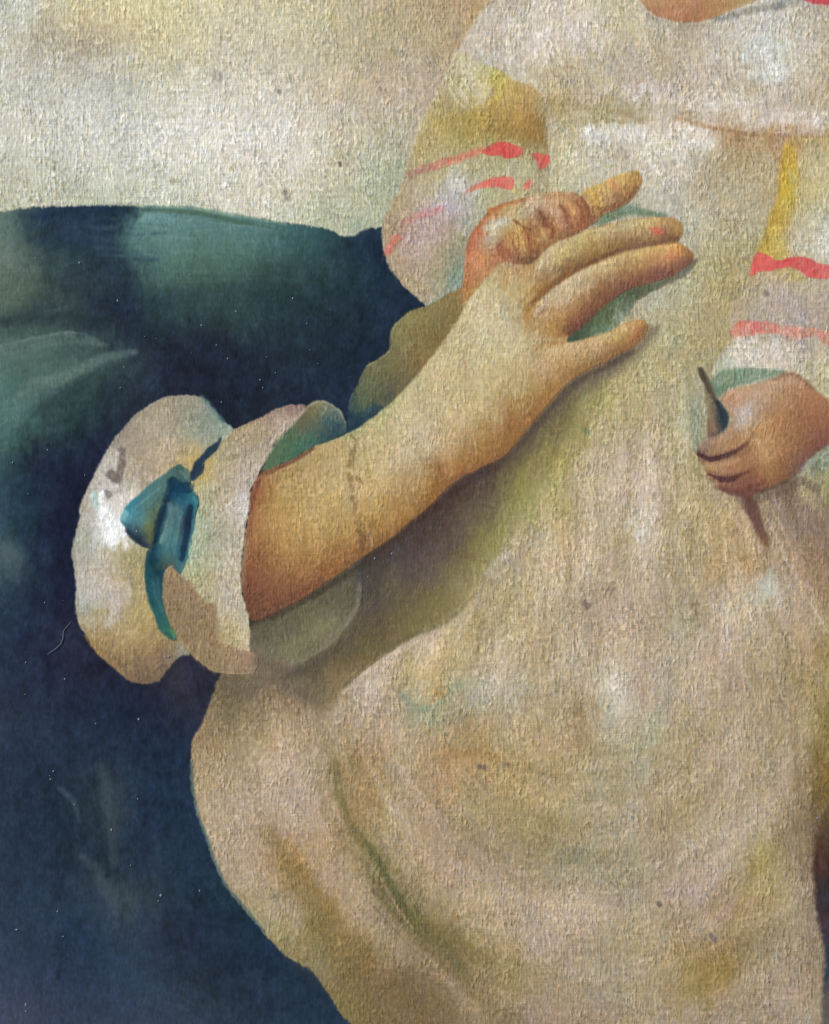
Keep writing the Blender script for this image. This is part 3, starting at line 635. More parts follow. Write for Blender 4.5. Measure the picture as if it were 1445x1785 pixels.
stroke("642,1010 638,1060 616,1104 582,1138 538,1166 490,1182", [8, 10, 12, 12, 12, 8], (84, 76, 60), .5, soft=10, dry=.2)
stroke("436,1160 470,1160 510,1166", [24, 22, 14], (124, 106, 82), .6, soft=14, dry=.3)
stroke("597,1208 622,1182 652,1157 692,1131 736,1106", [6, 10, 12, 12, 4], (192, 174, 148), .75, soft=5, dry=.3)
stroke("598,1198 640,1160 690,1124 734,1099", [6, 10, 10, 5], (102, 91, 57), .6, soft=4, dry=.2)
stroke("608,1200 650,1165 692,1138 738,1111", [5, 9, 9, 4], (196, 179, 152), .7, soft=4, dry=.3)
stroke("648,1150 690,1126 740,1100 784,1080 830,1034", [4, 5, 5, 5, 4], (112, 100, 58), .35, soft=5)
strokes("""
438,1082 480,1072 530,1046 590,1012 640,980 | 12 | 66,58,46 | .75
640,972 690,938 740,896 800,848 860,812 | 18 | 68,52,48 | .8
860,812 910,770 950,722 980,690 1020,655 1060,636 1100,612 | 13 | 84,72,62 | .8
622,960 628,1000 632,1050 | 10 | 66,64,68 | .6
560,1120 600,1090 620,1060 628,1020 | 6 | 126,120,96 | .5
440,1140 480,1166 520,1172 560,1150 600,1112 | 12 | 88,80,68 | .5
535,1190 532,1230 | 7 | 98,86,64 | .5
720,990 770,960 800,930 | 26 | 92,78,72 | .5
1104,606 1124,590 1136,574 | 12 | 132,120,92 | .6
440,1110 470,1100 520,1098 | 14 | 96,94,72 | .5
500,1124 540,1112 580,1084 | 14 | 124,122,84 | .5
""", soft=9, dry=.25)
# folds and patches of the child's dress
strokes("""
586,1330 592,1390 612,1440 640,1478 | 15 | 112,104,56 | .65
640,1470 664,1512 692,1560 716,1600 | 12 | 92,96,58 | .75
716,1600 742,1628 778,1654 806,1690 | 18 | 106,100,58 | .65
622,1476 660,1526 690,1578 720,1618 | 4 | 168,148,112 | .6
640,1560 690,1620 740,1676 790,1720 | 5 | 166,142,108 | .5
652,1580 706,1640 760,1694 | 4 | 112,92,62 | .45
498,1482 540,1540 580,1590 | 12 | 152,118,62 | .5
512,1478 530,1500 | 14 | 178,138,74 | .5
604,1350 640,1380 660,1420 | 22 | 166,130,78 | .35
700,1210 722,1230 745,1236 768,1224 790,1200 806,1190 | 10 | 124,148,120 | .5
760,1206 775,1210 | 14 | 168,140,84 | .5
780,1320 820,1312 860,1322 | 20 | 156,118,68 | .4
640,1190 640,1206 | 8 | 206,192,170 | .6
850,1000 870,975 890,958 | 9 | 200,188,164 | .5
1100,912 1112,935 | 22 | 204,200,180 | .5
1062,1190 1068,1222 | 14 | 212,208,188 | .5
1340,995 1334,1040 | 12 | 186,194,168 | .5
1272,1040 1268,1090 | 14 | 196,186,164 | .4
1200,1120 1170,1200 1130,1290 | 26 | 168,164,134 | .4
1100,1330 1095,1400 1102,1450 | 14 | 158,152,126 | .45
990,1496 1010,1500 1014,1484 | 10 | 134,136,104 | .6
1000,1480 1006,1500 | 5 | 112,116,90 | .5
1326,1476 1322,1510 | 12 | 170,155,96 | .4
1330,1470 1300,1560 1270,1640 1230,1720 | 16 | 160,138,82 | .4
1216,1736 1250,1706 1266,1680 | 20 | 152,130,74 | .3
1416,1300 1424,1360 1428,1410 | 22 | 128,106,58 | .5
1418,1440 1424,1470 1434,1510 | 14 | 98,76,60 | .5
880,1480 960,1500 990,1496 | 10 | 152,136,84 | .4
990,1330 1050,1310 | 18 | 172,150,92 | .35
300,1400 300,1401 | 1 | 0,0,0 | 0
1290,1440 1260,1500 1220,1560 | 26 | 190,176,150 | .35
1210,700 1214,740 1210,780 | 14 | 138,152,126 | .5
1228,860 1224,930 1226,1000 | 6 | 178,172,104 | .4
1180,980 1176,1100 | 8 | 190,186,150 | .35
930,800 900,870 860,940 830,990 | 20 | 150,146,76 | .3
1060,664 1020,722 990,770 960,840 | 20 | 150,142,82 | .35
""", soft=10, dry=.45)
# bib of the child's dress: impasto whites, brown creases
strokes("""
955,176 990,184 1050,192 1100,198 | 12 | 160,140,90 | .5
1180,208 1240,222 1300,234 1380,240 1450,240 | 9 | 158,124,80 | .6
1220,220 1270,228 1320,236 | 6 | 150,118,86 | .5
1016,228 1060,226 1110,230 1140,238 | 22 | 212,211,200 | .4
1190,220 1210,232 1240,250 | 20 | 226,224,212 | .6
1316,214 1360,210 1420,208 | 18 | 214,204,188 | .5
1360,120 1310,124 | 22 | 216,218,208 | .5
1100,160 1160,164 1210,178 1250,184 | 26 | 206,198,182 | .45
1000,40 1020,60 | 40 | 206,198,184 | .4
850,30 900,60 960,60 | 30 | 202,195,178 | .35
958,110 972,114 | 12 | 158,152,132 | .5
1128,26 1148,40 1156,50 | 8 | 132,126,108 | .6
1168,44 1210,46 1244,42 | 8 | 148,138,116 | .5
1246,34 1280,26 1320,16 1362,10 | 12 | 112,114,104 | .75
1352,8 1380,4 1400,2 | 14 | 134,142,126 | .6
964,184 968,230 972,330 | 7 | 166,152,110 | .45
1136,284 1146,300 | 10 | 220,216,206 | .5
""", soft=8, dry=.5)
def dabs(cx, cy, rx, ry, n, cs, op, seed, wd=(4, 8), L=(3, 9), h=.05):
    """short loaded touches of the brush"""
    for k_ in range(n):
        r_ = random.Random(seed * 1000 + k_)
        a_ = r_.uniform(0, 6.283); q_ = math.sqrt(r_.random())
        x_, y_ = cx + rx * q_ * math.cos(a_), cy + ry * q_ * math.sin(a_)
        l_ = r_.uniform(*L); t_ = r_.gauss(1.45, .35)
        stroke([(x_ - l_ * math.cos(t_), y_ - l_ * math.sin(t_)), (x_ + l_ * math.cos(t_), y_ + l_ * math.sin(t_))],
               r_.uniform(*wd), r_.choice(cs), op * r_.uniform(.5, 1), soft=3.5, h=h)
WHT = [(214, 208, 194), (206, 200, 184), (222, 218, 206), (204, 194, 176)]
DRK = [(150, 142, 120), (162, 152, 126), (156, 146, 118)]
dabs(1000, 60, 70, 50, 60, WHT, .5, 1)
dabs(900, 70, 70, 50, 50, WHT, .45, 2)
dabs(1150, 165, 70, 22, 46, WHT, .5, 3)
dabs(1240, 180, 60, 18, 36, WHT, .55, 4)
dabs(1340, 110, 50, 30, 40, [(218, 222, 212), (208, 212, 200)], .5, 5)
dabs(1070, 234, 60, 16, 44, [(218, 218, 208), (208, 206, 192)], .6, 6)
dabs(1210, 240, 36, 22, 34, WHT, .6, 7)
dabs(1390, 208, 70, 14, 36, WHT, .5, 8)
dabs(1030, 100, 90, 60, 40, DRK, .3, 9, h=0)
dabs(1250, 90, 120, 60, 60, DRK, .3, 10, h=0)
dabs(1130, 170, 110, 24, 36, DRK, .35, 11, h=0)
fill(SD['chin'], field("1130,5,178,138,98 1160,20,180,128,96 1200,10,184,138,102 1200,32,168,112,84 1250,10,176,132,90 1290,4,170,146,104 1150,24,170,118,92"), soft=6, g=.6)
fill(SD['redcollar'], (188, 78, 84), soft=6, g=.6)

# child's sleeve at the left
fill(SD['lsleeve'], F_lsleeve, soft=4, g=1.0, ridge=.03)
stroke("796,92 776,134 754,176 732,224 714,274", [2, 3, 3, 3, 2], (206, 192, 166), .55, soft=3)
stroke("950,190 953,240 954,300", [6, 6, 4], (146, 136, 108), .5, soft=6)
for (x, y, r) in [(826, 150, 30), (838, 168, 26), (818, 140, 22)]:      # lump of pale impasto on the shoulder
    stroke([(x, y)], r, (206, 194, 156), .4, soft=8, h=.10, dry=.5)
stroke("790,140 786,156 796,176 812,188", [4, 5, 5, 4], (212, 200, 164), .6, soft=4, h=.12)
stroke("826,142 818,152 826,162 836,158", [3, 4, 4, 3], (160, 146, 104), .5, soft=3)
stroke("862,140 872,152 868,172", [14, 18, 12], (192, 178, 84), .4, soft=12, dry=.5)
stroke("800,206 830,204 850,214", [12, 14, 10], (178, 146, 66), .45, soft=10, dry=.5)
stroke("850,226 900,232 944,238", [10, 14, 12], (146, 112, 62), .4, soft=10, dry=.4)
dabs(795, 335, 34, 26, 40, [(192, 190, 182), (186, 182, 172), (178, 172, 160)], .5, 16)
dabs(740, 400, 44, 30, 36, [(190, 172, 158), (182, 164, 148)], .4, 17)
dabs(828, 155, 28, 30, 40, [(206, 196, 158), (198, 186, 146)], .5, 18, h=.08)
fill(SD['st1'], dry=.45, f=field("718,305,158,112,104 740,297,166,112,104 770,288,196,118,100 800,277,200,124,102 840,264,214,112,94"), soft=5, jit=2.0, op=.95, g=.9)
fill(SD['st2'], dry=.15, f=field("850,264,208,84,80 880,258,210,76,74 905,264,208,88,82"), soft=3, jit=1.2, g=.6, ridge=.03)
fill(SD['st3'], (202, 92, 84), dry=.25, soft=4, jit=1.4, g=.7)
fill(SD['st4'], dry=.35, f=field("820,330,206,124,100 850,320,218,100,90 880,320,216,92,84 895,320,210,108,92"), soft=4, jit=1.8, op=.92, g=.8)
fill(SD['st5'], (218, 108, 92), soft=5, jit=1.6, op=.85)
fill(SD['st6'], (204, 120, 114), dry=.6, soft=8, jit=3, op=.55)
fill(SD['st7'], (204, 112, 94), dry=.35, soft=7, jit=2, op=.85)
stroke("700,430 740,412 800,394", [8, 10, 8], (180, 142, 132), .4, soft=8, dry=.5)
stroke("742,534 756,526 768,522 796,508", [3, 4, 4, 2], (130, 176, 176), .6, soft=3)
stroke("900,332 905,330", 12, (186, 168, 100), .5, soft=8)

# sleeve at the right
fill(SD['rsleeve'], F_rsleeve, soft=6, jit=1.4, g=1.0)
fill(SD['yband'], field("1375,290,194,162,72 1372,330,196,166,66 1350,400,190,160,74 1340,435,186,160,78 1365,420,192,172,100 1368,370,190,166,90"), soft=14, jit=3, op=.8, g=.95)
stroke("1362,268 1360,320 1344,384 1336,420", [3, 5, 5, 4], (160, 124, 78), .35, soft=5, dry=.4)
fill(SD['st8'], dry=.2, f=field("1315,462,214,98,86 1340,460,206,92,86 1360,460,202,84,82 1400,460,204,84,82 1440,475,208,102,94"), soft=3.5, jit=1.2, g=.6, ridge=.03)
fill(SD['st9'], dry=.5, f=field("1285,578,212,128,108 1298,566,214,96,88 1320,572,214,112,100 1350,572,208,128,110 1385,580,206,140,112 1415,578,204,132,104 1442,592,206,126,108"), soft=6, jit=2.2, op=.82, g=.95)
stroke("1376,474 1388,484 1396,486", [8, 12, 8], (186, 170, 96), .6, soft=6)
stroke("1370,562 1400,560 1425,548", [4, 5, 4], (150, 146, 138), .5, soft=5)
stroke("1290,622 1330,616 1360,612", [18, 20, 16], (208, 200, 186), .4, soft=14, dry=.5)
dabs(1330, 612, 70, 22, 50, WHT, .5, 12)
dabs(1380, 520, 60, 26, 36, [(190, 180, 160), (184, 172, 152)], .4, 13)
dabs(1430, 410, 30, 26, 26, [(206, 204, 186), (196, 190, 160)], .5, 14)
dabs(1410, 310, 34, 40, 30, [(196, 186, 140), (190, 176, 116)], .45, 15)
stroke("1246,672 1264,662 1294,656 1330,652 1366,650", [22, 36, 30, 20, 8], (106, 134, 106), .85, soft=8, dry=.2)
stroke("1252,684 1262,678", 14, (98, 128, 100), .8, soft=7)
stroke("1335,511 1335,512", 10, (120, 110, 98), .7, soft=7)

# cloth behind the forearm
fill(SD['olive'], F_olive, soft=4, g=.7, ridge=.02)
fill(SD['bridge'], (40, 66, 78), soft=8, op=.85, g=.5)
stroke("700,556 684,572 681,590 678,612 664,624 640,638", [2, 3, 3, 3, 3, 2], (170, 158, 110), .5, soft=3)
stroke("684,700 720,668 756,626 790,576", [8, 7, 7, 6], (150, 112, 58), .35, soft=7)

# green passages between the fingers
fill(SD['gap'], field("1000,588,62,80,64 1030,570,80,98,70 1060,550,92,108,76 1080,540,104,120,90 1100,510,84,96,70 1140,500,98,104,80 1180,480,112,108,90 1090,558,150,160,136 1050,570,100,122,92"), soft=7, jit=1.6, g=.8)
stroke("1044,388 1066,376 1096,366 1130,372 1160,376", [14, 18, 16, 12, 6], (96, 124, 96), .8, soft=8)
stroke("1090,360 1110,362", 16, (128, 150, 126), .5, soft=10, dry=.4)
stroke("1196,424 1210,430 1220,450", [6, 8, 6], (150, 152, 130), .5, soft=8)

# the child's held hand
fill(SD['heldhand'], F_held, soft=6, fine=.5, warp=.35, g=.95)
fill(SD['pointing'], F_point, soft=5, warp=.5, g=.95)
strokes("""
814,440 818,424 828,402 846,380 858,366 890,354 920,346 | 6 | 176,104,66 | .7
872,428 886,440 898,454 916,466 | 9 | 142,90,68 | .5
944,370 952,386 966,402 958,416 | 7 | 136,84,60 | .65
984,362 992,378 996,396 | 7 | 142,88,64 | .65
1014,346 1026,366 1028,384 | 6 | 128,80,58 | .7
840,496 862,472 874,462 | 8 | 162,98,60 | .6
920,468 944,446 972,426 1004,410 | 7 | 110,76,60 | .7
956,344 990,340 1008,346 | 6 | 176,130,98 | .5
850,398 868,388 884,384 | 12 | 196,192,176 | .6
920,358 938,356 | 10 | 202,182,156 | .5
894,420 906,432 912,444 | 7 | 204,158,98 | .5
944,402 950,414 | 6 | 204,160,102 | .5
968,366 978,372 | 7 | 206,168,136 | .5
998,362 1006,376 | 6 | 208,154,100 | .5
820,452 832,470 | 12 | 206,142,104 | .4
1066,318 1074,328 | 10 | 210,122,94 | .55
1046,368 1072,358 1096,344 1110,328 | 8 | 132,92,66 | .6
896,384 910,394 922,400 | 5 | 122,76,50 | .85
913,397 921,414 925,438 | 5 | 128,74,50 | .75
886,404 894,422 904,446 | 4 | 146,92,60 | .6
938,368 946,380 950,394 | 6 | 112,70,48 | .85
952,394 964,402 962,416 | 5 | 124,72,52 | .75
976,358 985,370 988,388 | 5 | 120,72,52 | .8
1004,352 1014,366 1016,386 | 5 | 126,76,54 | .7
876,420 866,434 874,446 | 5 | 138,80,60 | .65
900,404 908,418 914,434 | 7 | 214,174,112 | .65
928,376 932,390 | 6 | 208,168,116 | .6
956,360 964,372 970,384 | 6 | 212,176,142 | .65
994,356 1000,372 | 6 | 210,162,108 | .65
926,352 946,350 | 6 | 210,190,160 | .55
880,372 892,378 | 7 | 206,182,138 | .5
856,408 866,398 | 8 | 204,190,164 | .5
""", soft=4.5, dry=.3)

# stick and the hand that holds it
fill(SD['stick'], F_stick, soft=8, fine=.3, warp=.3, g=.7)
fill(SD['stickend'], field("1302,870,100,70,62 1310,900,108,76,66 1322,925,112,80,72 1334,945,130,94,62"), soft=9, fine=.3, warp=.3, g=.6)
stroke("1219,643 1226,658 1238,684 1250,704", [7, 8, 6, 5], (76, 68, 54), .8, soft=5)
stroke("1252,702 1262,722 1264,742", [8, 16, 8], (44, 60, 72), .85, soft=5)
stroke("1236,690 1240,730 1246,750", [6, 8, 8], (146, 126, 90), .5, soft=6)
fill(SD['rhand'], F_rhand, soft=10, fine=.5, warp=.4, g=.7)
strokes("""
1226,800 1250,800 1276,794 1300,782 | 20 | 128,88,66 | .45
1240,830 1262,836 1284,834 1310,824 | 20 | 128,84,64 | .45
1218,786 1224,792 | 8 | 96,72,62 | .6
1258,852 1290,856 1316,850 1332,838 | 8 | 112,68,56 | .6
1304,770 1312,756 1306,746 | 7 | 140,96,62 | .5
1290,735 1300,718 1306,706 | 13 | 190,182,170 | .5
1272,722 1282,730 1276,742 | 8 | 150,122,80 | .5
1228,776 1250,768 1276,758 | 7 | 182,150,116 | .5
1232,810 1260,808 1286,800 | 8 | 192,154,106 | .5
1320,770 1332,784 1340,800 | 10 | 194,154,102 | .45
1322,744 1340,736 | 12 | 196,156,96 | .4
1350,662 1372,652 1392,656 1416,678 | 6 | 128,98,70 | .55
1445,772 1426,784 1408,800 1392,822 | 7 | 116,74,66 | .6
1326,856 1352,848 1372,838 | 7 | 92,72,60 | .6
1250,848 1275,860 1310,861 | 9 | 112,68,60 | .6
1320,869 1360,857 1396,838 1424,852 | 16 | 112,94,76 | .6
1290,868 1300,884 | 14 | 112,84,70 | .5
1236,770 1222,780 | 8 | 140,116,94 | .5
1340,676 1370,664 1396,672 | 12 | 188,154,120 | .45
1268,686 1290,684 | 9 | 196,160,128 | .45
""", soft=5, dry=.15)
stroke("1217,791 1236,800 1256,797 1278,789 1296,778 1306,769", [6, 9, 9, 8, 6, 3], [(70, 48, 54), (72, 48, 54), (76, 50, 54), (90, 60, 56), (112, 76, 58), (140, 98, 64)], .9, soft=4)
stroke("1236,827 1256,835 1276,835 1292,827 1312,819", [4, 9, 9, 7, 3], [(96, 60, 58), (80, 50, 56), (84, 52, 54), (104, 66, 56), (140, 92, 62)], .88, soft=4)
stroke("1398,816 1412,806 1440,792", [6, 8, 10], (150, 158, 136), .5, soft=6)

# forearm, hand, fingers
fill(SD['arm'], F_arm, soft=6, jit=1.1, warp=1.0, g=.82, ridge=.02)
fill(SD['finger_c'], F_fc, soft=6, fine=.6, warp=.35, shift=-1)
fill(SD['finger_b'], F_fb, soft=6, fine=.6, warp=.35, shift=-1)
fill(SD['finger_a'], F_fa, soft=6, fine=.6, warp=.35, shift=-1)
strokes("""
918,540 934,522 962,500 1000,474 1032,458 1072,440 | 8 | 122,82,56 | .75
1074,438 1092,433 1122,427 1156,421 1180,414 | 7 | 112,76,70 | .8
912,552 922,540 | 12 | 172,132,76 | .6
942,506 966,486 1000,464 | 14 | 146,104,60 | .45
1010,566 1036,542 1066,518 1098,500 1144,486 1180,470 1204,454 | 8 | 116,74,66 | .75
1000,568 1020,548 | 12 | 120,72,60 | .6
930,546 964,510 1000,484 1030,468 | 8 | 204,180,146 | .55
970,530 1000,510 1030,496 | 14 | 200,172,138 | .45
986,600 1010,600 1050,590 1090,572 | 8 | 204,170,126 | .5
1124,570 1112,592 1080,612 1050,626 | 7 | 134,96,66 | .6
990,664 1020,648 1054,634 | 8 | 146,110,70 | .5
930,610 950,600 975,598 | 9 | 166,124,76 | .45
930,622 936,640 | 8 | 160,130,94 | .35
924,656 940,676 | 16 | 170,134,84 | .4
896,596 910,580 | 10 | 208,192,160 | .45
876,520 886,530 | 16 | 176,162,132 | .4
882,476 876,500 | 14 | 184,146,88 | .5
1138,402 1146,402 1152,406 | 12 | 200,100,88 | .7
1168,446 1178,452 | 14 | 202,116,82 | .45
1070,398 1100,392 | 12 | 200,182,144 | .4
850,566 880,560 | 30 | 206,192,158 | .35
730,752 748,772 726,796 | 26 | 204,184,154 | .35
960,680 930,720 900,752 | 10 | 140,98,60 | .4
880,790 836,812 790,836 | 9 | 120,76,54 | .5
740,886 690,926 640,958 580,1002 | 8 | 128,84,52 | .45
560,1012 500,1046 450,1072 | 14 | 108,68,52 | .5
628,750 660,728 700,690 | 7 | 168,172,122 | .5
600,764 630,750 | 8 | 150,160,112 | .5
440,880 434,930 426,990 | 9 | 146,96,62 | .5
432,1010 436,1060 | 14 | 118,66,52 | .5
1000,468 1050,446 1100,431 1160,417 | 14 | 146,108,70 | .4
1000,560 1060,510 1140,480 1195,456 | 18 | 134,90,68 | .45
1000,650 1060,622 1115,592 | 13 | 146,104,67 | .5
975,672 930,722 880,778 820,814 | 22 | 154,108,62 | .45
1002,470 1034,455 1074,438 | 6 | 108,72,52 | .7
994,582 1018,562 1040,542 | 7 | 104,64,54 | .7
928,566 938,552 948,544 | 7 | 164,132,92 | .45
892,600 900,588 | 9 | 172,152,120 | .4
936,600 930,616 934,632 | 6 | 160,130,94 | .45
960,486 976,474 | 8 | 196,170,134 | .4
1032,420 1044,428 | 6 | 158,128,80 | .4
1036,478 1044,488 | 6 | 164,130,94 | .4
454,826 476,819 510,804 546,781 | 8 | 104,60,46 | .8
452,836 442,860 437,892 | 8 | 118,64,54 | .7
486,838 520,816 560,796 | 12 | 152,126,72 | .4
""", soft=6, dry=.2)
# abraded patches down the old stretcher-bar line across the forearm
strokes("""
612,760 621,768 617,782 | 5 | 130,106,66 | .65
615,788 613,800 610,812 | 11 | 132,108,70 | .7
609,828 612,836 | 10 | 134,108,60 | .7
622,832 627,840 | 8 | 138,108,74 | .65
612,846 616,856 | 6 | 140,112,72 | .55
613,866 619,878 | 9 | 132,102,64 | .65
620,886 618,896 | 6 | 138,106,68 | .55
628,898 621,912 634,918 | 8 | 134,100,66 | .5
624,924 635,938 | 8 | 106,76,52 | .6
628,944 632,956 | 7 | 104,74,54 | .6
640,920 646,936 648,950 | 5 | 190,160,120 | .55
""", soft=4)

# rolled sleeve
fill(SD['lining'], F_lining, soft=4, warp=.6, g=.6)
stroke("533,711 545,703 564,700 580,707 594,719 602,736", [3, 4, 4, 3, 3, 2], (158, 158, 132), .65, soft=3)
fill(SD['puff'], F_puff, soft=4, warp=.9, g=.75, ridge=.03)
strokes("""
212,786 214,806 208,826 206,838 | 13 | 112,98,92 | .8
192,826 200,834 | 16 | 110,98,92 | .8
186,858 190,864 | 10 | 118,108,102 | .75
176,872 190,862 210,856 | 8 | 150,140,130 | .45
204,790 196,812 | 10 | 206,202,198 | .6
""", soft=6)
strokes("""
164,862 166,876 168,884 | 12 | 178,214,214 | .7
178,860 176,868 176,874 | 10 | 250,252,252 | .9
180,892 190,912 194,940 | 22 | 244,246,248 | .75
194,944 198,930 208,918 | 14 | 248,250,252 | .7
216,868 230,862 206,884 | 14 | 224,218,206 | .6
""", soft=6, dry=.2, h=.04)
strokes("""
352,692 364,704 376,720 388,734 | 8 | 92,126,126 | .75
400,744 398,756 390,764 | 8 | 160,182,166 | .6
346,716 350,744 346,770 | 6 | 140,144,126 | .4
236,728 216,752 198,776 | 8 | 140,128,118 | .5
206,1064 196,1080 184,1090 | 12 | 196,184,176 | .6
222,1000 226,1012 | 14 | 152,136,116 | .6
200,1020 222,1030 200,1050 | 18 | 202,188,176 | .5
168,1066 186,1066 | 12 | 160,138,88 | .5
150,1108 166,1130 190,1152 212,1172 | 8 | 168,128,74 | .6
246,1080 252,1120 | 10 | 160,134,82 | .4
318,1134 326,1126 | 10 | 164,170,150 | .6
""", soft=6, dry=.3)
strokes("""
304,806 280,778 250,752 232,742 | 5 | 152,136,112 | .4
312,800 292,768 268,738 | 5 | 200,184,156 | .4
262,846 232,826 202,806 | 5 | 150,134,112 | .4
268,838 240,814 214,796 | 5 | 204,188,164 | .35
328,792 326,756 322,712 | 5 | 156,146,122 | .4
342,786 344,752 338,716 | 5 | 186,180,156 | .35
248,978 208,990 152,994 | 5 | 156,146,120 | .35
252,1002 214,1018 158,1036 | 6 | 204,190,170 | .35
258,1040 222,1062 168,1094 | 5 | 150,128,86 | .4
264,1066 236,1100 196,1136 | 6 | 192,168,118 | .35
276,1088 256,1126 232,1168 | 5 | 142,116,78 | .4
288,1110 276,1142 262,1176 | 5 | 164,136,94 | .35
""", soft=5, dry=.5, h=.02)
fill(SD['cuff'], F_cuff, soft=4, warp=.9, g=1.0, ridge=.02)
fill(SD['cuffshade'], F_cshade, soft=11, jit=2.2, warp=1.0, g=.9, op=.82, dry=.15)
stroke("450,1152 470,1158 492,1164", [26, 26, 16], (116, 102, 79), .75, soft=18, dry=.2)
stroke("410,749 452,731 483,714 512,707", [2, 4, 4, 3], (150, 120, 108), .6, soft=3)
stroke("533,712 516,733 498,750 483,768 471,789", [3, 5, 4, 4, 3], (198, 182, 160), .6, soft=3)
stroke("424,864 428,880 422,910", [8, 10, 8], (216, 212, 208), .5, soft=7, dry=.4)
stroke("344,900 336,940 330,975", [8, 12, 10], (176, 196, 164), .5, soft=8)
stroke("430,940 424,985 424,1020", [7, 8, 6], (150, 146, 112), .4, soft=7)

# ribbon
fill(SD['tail'], F_tail, soft=4, jit=.7, fine=.25, warp=.3, g=.35, ridge=.04)
fill(SD['loop_r'], F_loopr, soft=4, jit=.7, fine=.25, warp=.3, g=.35, ridge=.03)
fill(SD['loop_l'], F_loopl, soft=4, jit=.7, fine=.25, warp=.3, g=.35, ridge=.03)
fill(SD['end'], (38, 60, 80), soft=4, jit=.6, g=.35, ridge=.04)
strokes("""
302,836 294,858 286,882 276,912 269,942 | 12 | 18,48,72 | .85
300,842 312,850 328,850 | 20 | 18,54,80 | .75
296,880 298,900 290,930 282,944 | 10 | 92,134,138 | .55
312,894 306,920 300,950 | 16 | 78,128,130 | .5
332,884 328,910 324,940 317,974 | 10 | 24,44,68 | .85
344,876 338,906 332,944 326,972 | 5 | 62,132,144 | .7
310,980 316,990 320,984 | 8 | 56,112,122 | .6
214,904 220,894 | 10 | 130,192,202 | .6
222,884 236,872 | 9 | 44,136,168 | .5
222,926 236,942 252,950 | 9 | 34,48,66 | .75
256,920 264,932 262,942 | 12 | 104,112,66 | .6
266,966 272,976 | 12 | 20,56,72 | .6
268,1016 272,1040 282,1066 | 5 | 70,120,124 | .4
290,1104 300,1112 | 6 | 26,70,80 | .5
230,890 252,872 280,850 | 3 | 116,166,166 | .5
236,902 258,888 286,860 | 3 | 44,100,118 | .5
246,920 262,904 284,876 | 3 | 108,132,100 | .45
292,900 286,926 280,946 | 3 | 128,168,168 | .5
306,890 304,920 296,956 | 3 | 44,92,104 | .5
314,900 310,930 304,966 | 3 | 106,154,152 | .45
258,1000 260,1030 268,1058 | 3 | 22,62,74 | .5
276,1006 276,1036 284,1064 | 3 | 66,122,124 | .4
316,822 324,832 | 4 | 122,148,132 | .5
338,868 344,880 | 4 | 72,148,160 | .5
264,950 262,962 | 5 | 70,92,96 | .5
300,1098 304,1110 | 5 | 86,140,92 | .6
""", soft=4, dry=.15, h=.02)

# small brown and grey stains, fly specks
strokes("""
486,159 487,161 | 7 | 120,116,104 | .8
592,284 593,289 | 6 | 96,84,66 | .85
498,336 502,346 | 10 | 140,132,118 | .7
374,128 384,134 | 16 | 160,156,138 | .5
298,312 302,316 | 9 | 150,144,128 | .5
66,66 72,72 | 10 | 150,140,122 | .5
93,292 96,296 | 6 | 130,126,112 | .5
1016,1052 1026,1056 | 9 | 118,98,92 | .6
1020,1046 1024,1062 | 5 | 110,92,88 | .5
1068,1020 1060,1036 | 14 | 138,120,104 | .45
835,1336 845,1338 | 9 | 104,88,84 | .65
878,1332 890,1336 | 8 | 122,104,92 | .5
1148,1575 1149,1577 | 8 | 92,88,72 | .8
1240,1630 1246,1638 | 9 | 104,92,92 | .7
1018,748 1024,752 | 9 | 104,116,74 | .6
1140,862 1142,866 | 8 | 134,132,104 | .6
650,1552 652,1556 | 7 | 110,86,76 | .6
1174,282 1176,286 | 7 | 132,126,108 | .6
742,1662 746,1664 | 6 | 140,120,110 | .5
""", soft=5)
for k in range(130):
    r_ = random.Random(k + 900)
    x = r_.uniform(340, 1440); y = r_.uniform(0, 1785)
    if col[int(np.searchsorted(ys, y)) - 1, int(np.searchsorted(xs, x)) - 1].mean() < .42: continue
    stroke([(x, y), (x + r_.uniform(-3, 3), y + r_.uniform(2, 8))], r_.uniform(3, 7), np.array(r_.choice([(120, 104, 84), (140, 122, 96), (214, 204, 180), (206, 192, 160)])), r_.uniform(.1, .3), soft=5)

# ------------------------------------------------------------------ brush grain carried by the paint itself
lum = col.mean(-1)
pale = np.clip((lum - 0.22) / 0.35, 0, 1)
streak = vnoise(X + Y * 0.12, Y, 4.0, 15, 31) * .5 + vnoise(X + Y * .05, Y, 9, 26, 32) * .5
patch = vnoise(X, Y, 38, 52, 33) * .6 + vnoise(X, Y, 16, 22, 34) * .5
hue = vnoise(X, Y, 30, 44, 35) * .6 + vnoise(X, Y, 13, 20, 36) * .6
hue2 = vnoise(X, Y, 44, 36, 37) * .6 + vnoise(X, Y, 11, 18, 38) * .6
k = (1 + (0.028 * streak + 0.030 * patch) * (0.5 + pale))[..., None]
col *= k
tint = pale * np.clip((X - 300) / 300, 0.35, 1)
col[..., 0] += (0.013 * hue) * tint
col[..., 1] += (0.011 * hue2) * tint
col[..., 2] += (-0.020 * hue - 0.004 * hue2) * tint
g_ = (col @ np.array([.3, .55, .15], np.float32))[..., None]
red = np.clip((col[..., 0] - col[..., 1] - .2) / .12, 0, 1)[..., None]
skin = np.zeros((NY, NX), np.float32)
for k_ in ('arm', 'heldhand', 'pointing', 'chin'):
    skin = np.maximum(skin, sstep(SD[k_] / 6 + .5))
for k_ in ('lsleeve', 'yband'):
    skin = np.maximum(skin, sstep(SD[k_] / 6 + .5) * .9 * (1 - sstep((Y - 270) / 60) * (k_ == 'lsleeve')))
warm = np.clip((X - 200) / 900, 0, 1) * .06 - .09 * sstep(SD['drapery'] / 8 + .5) * (1 - sstep(SD['child_dress'] / 8 + .5))
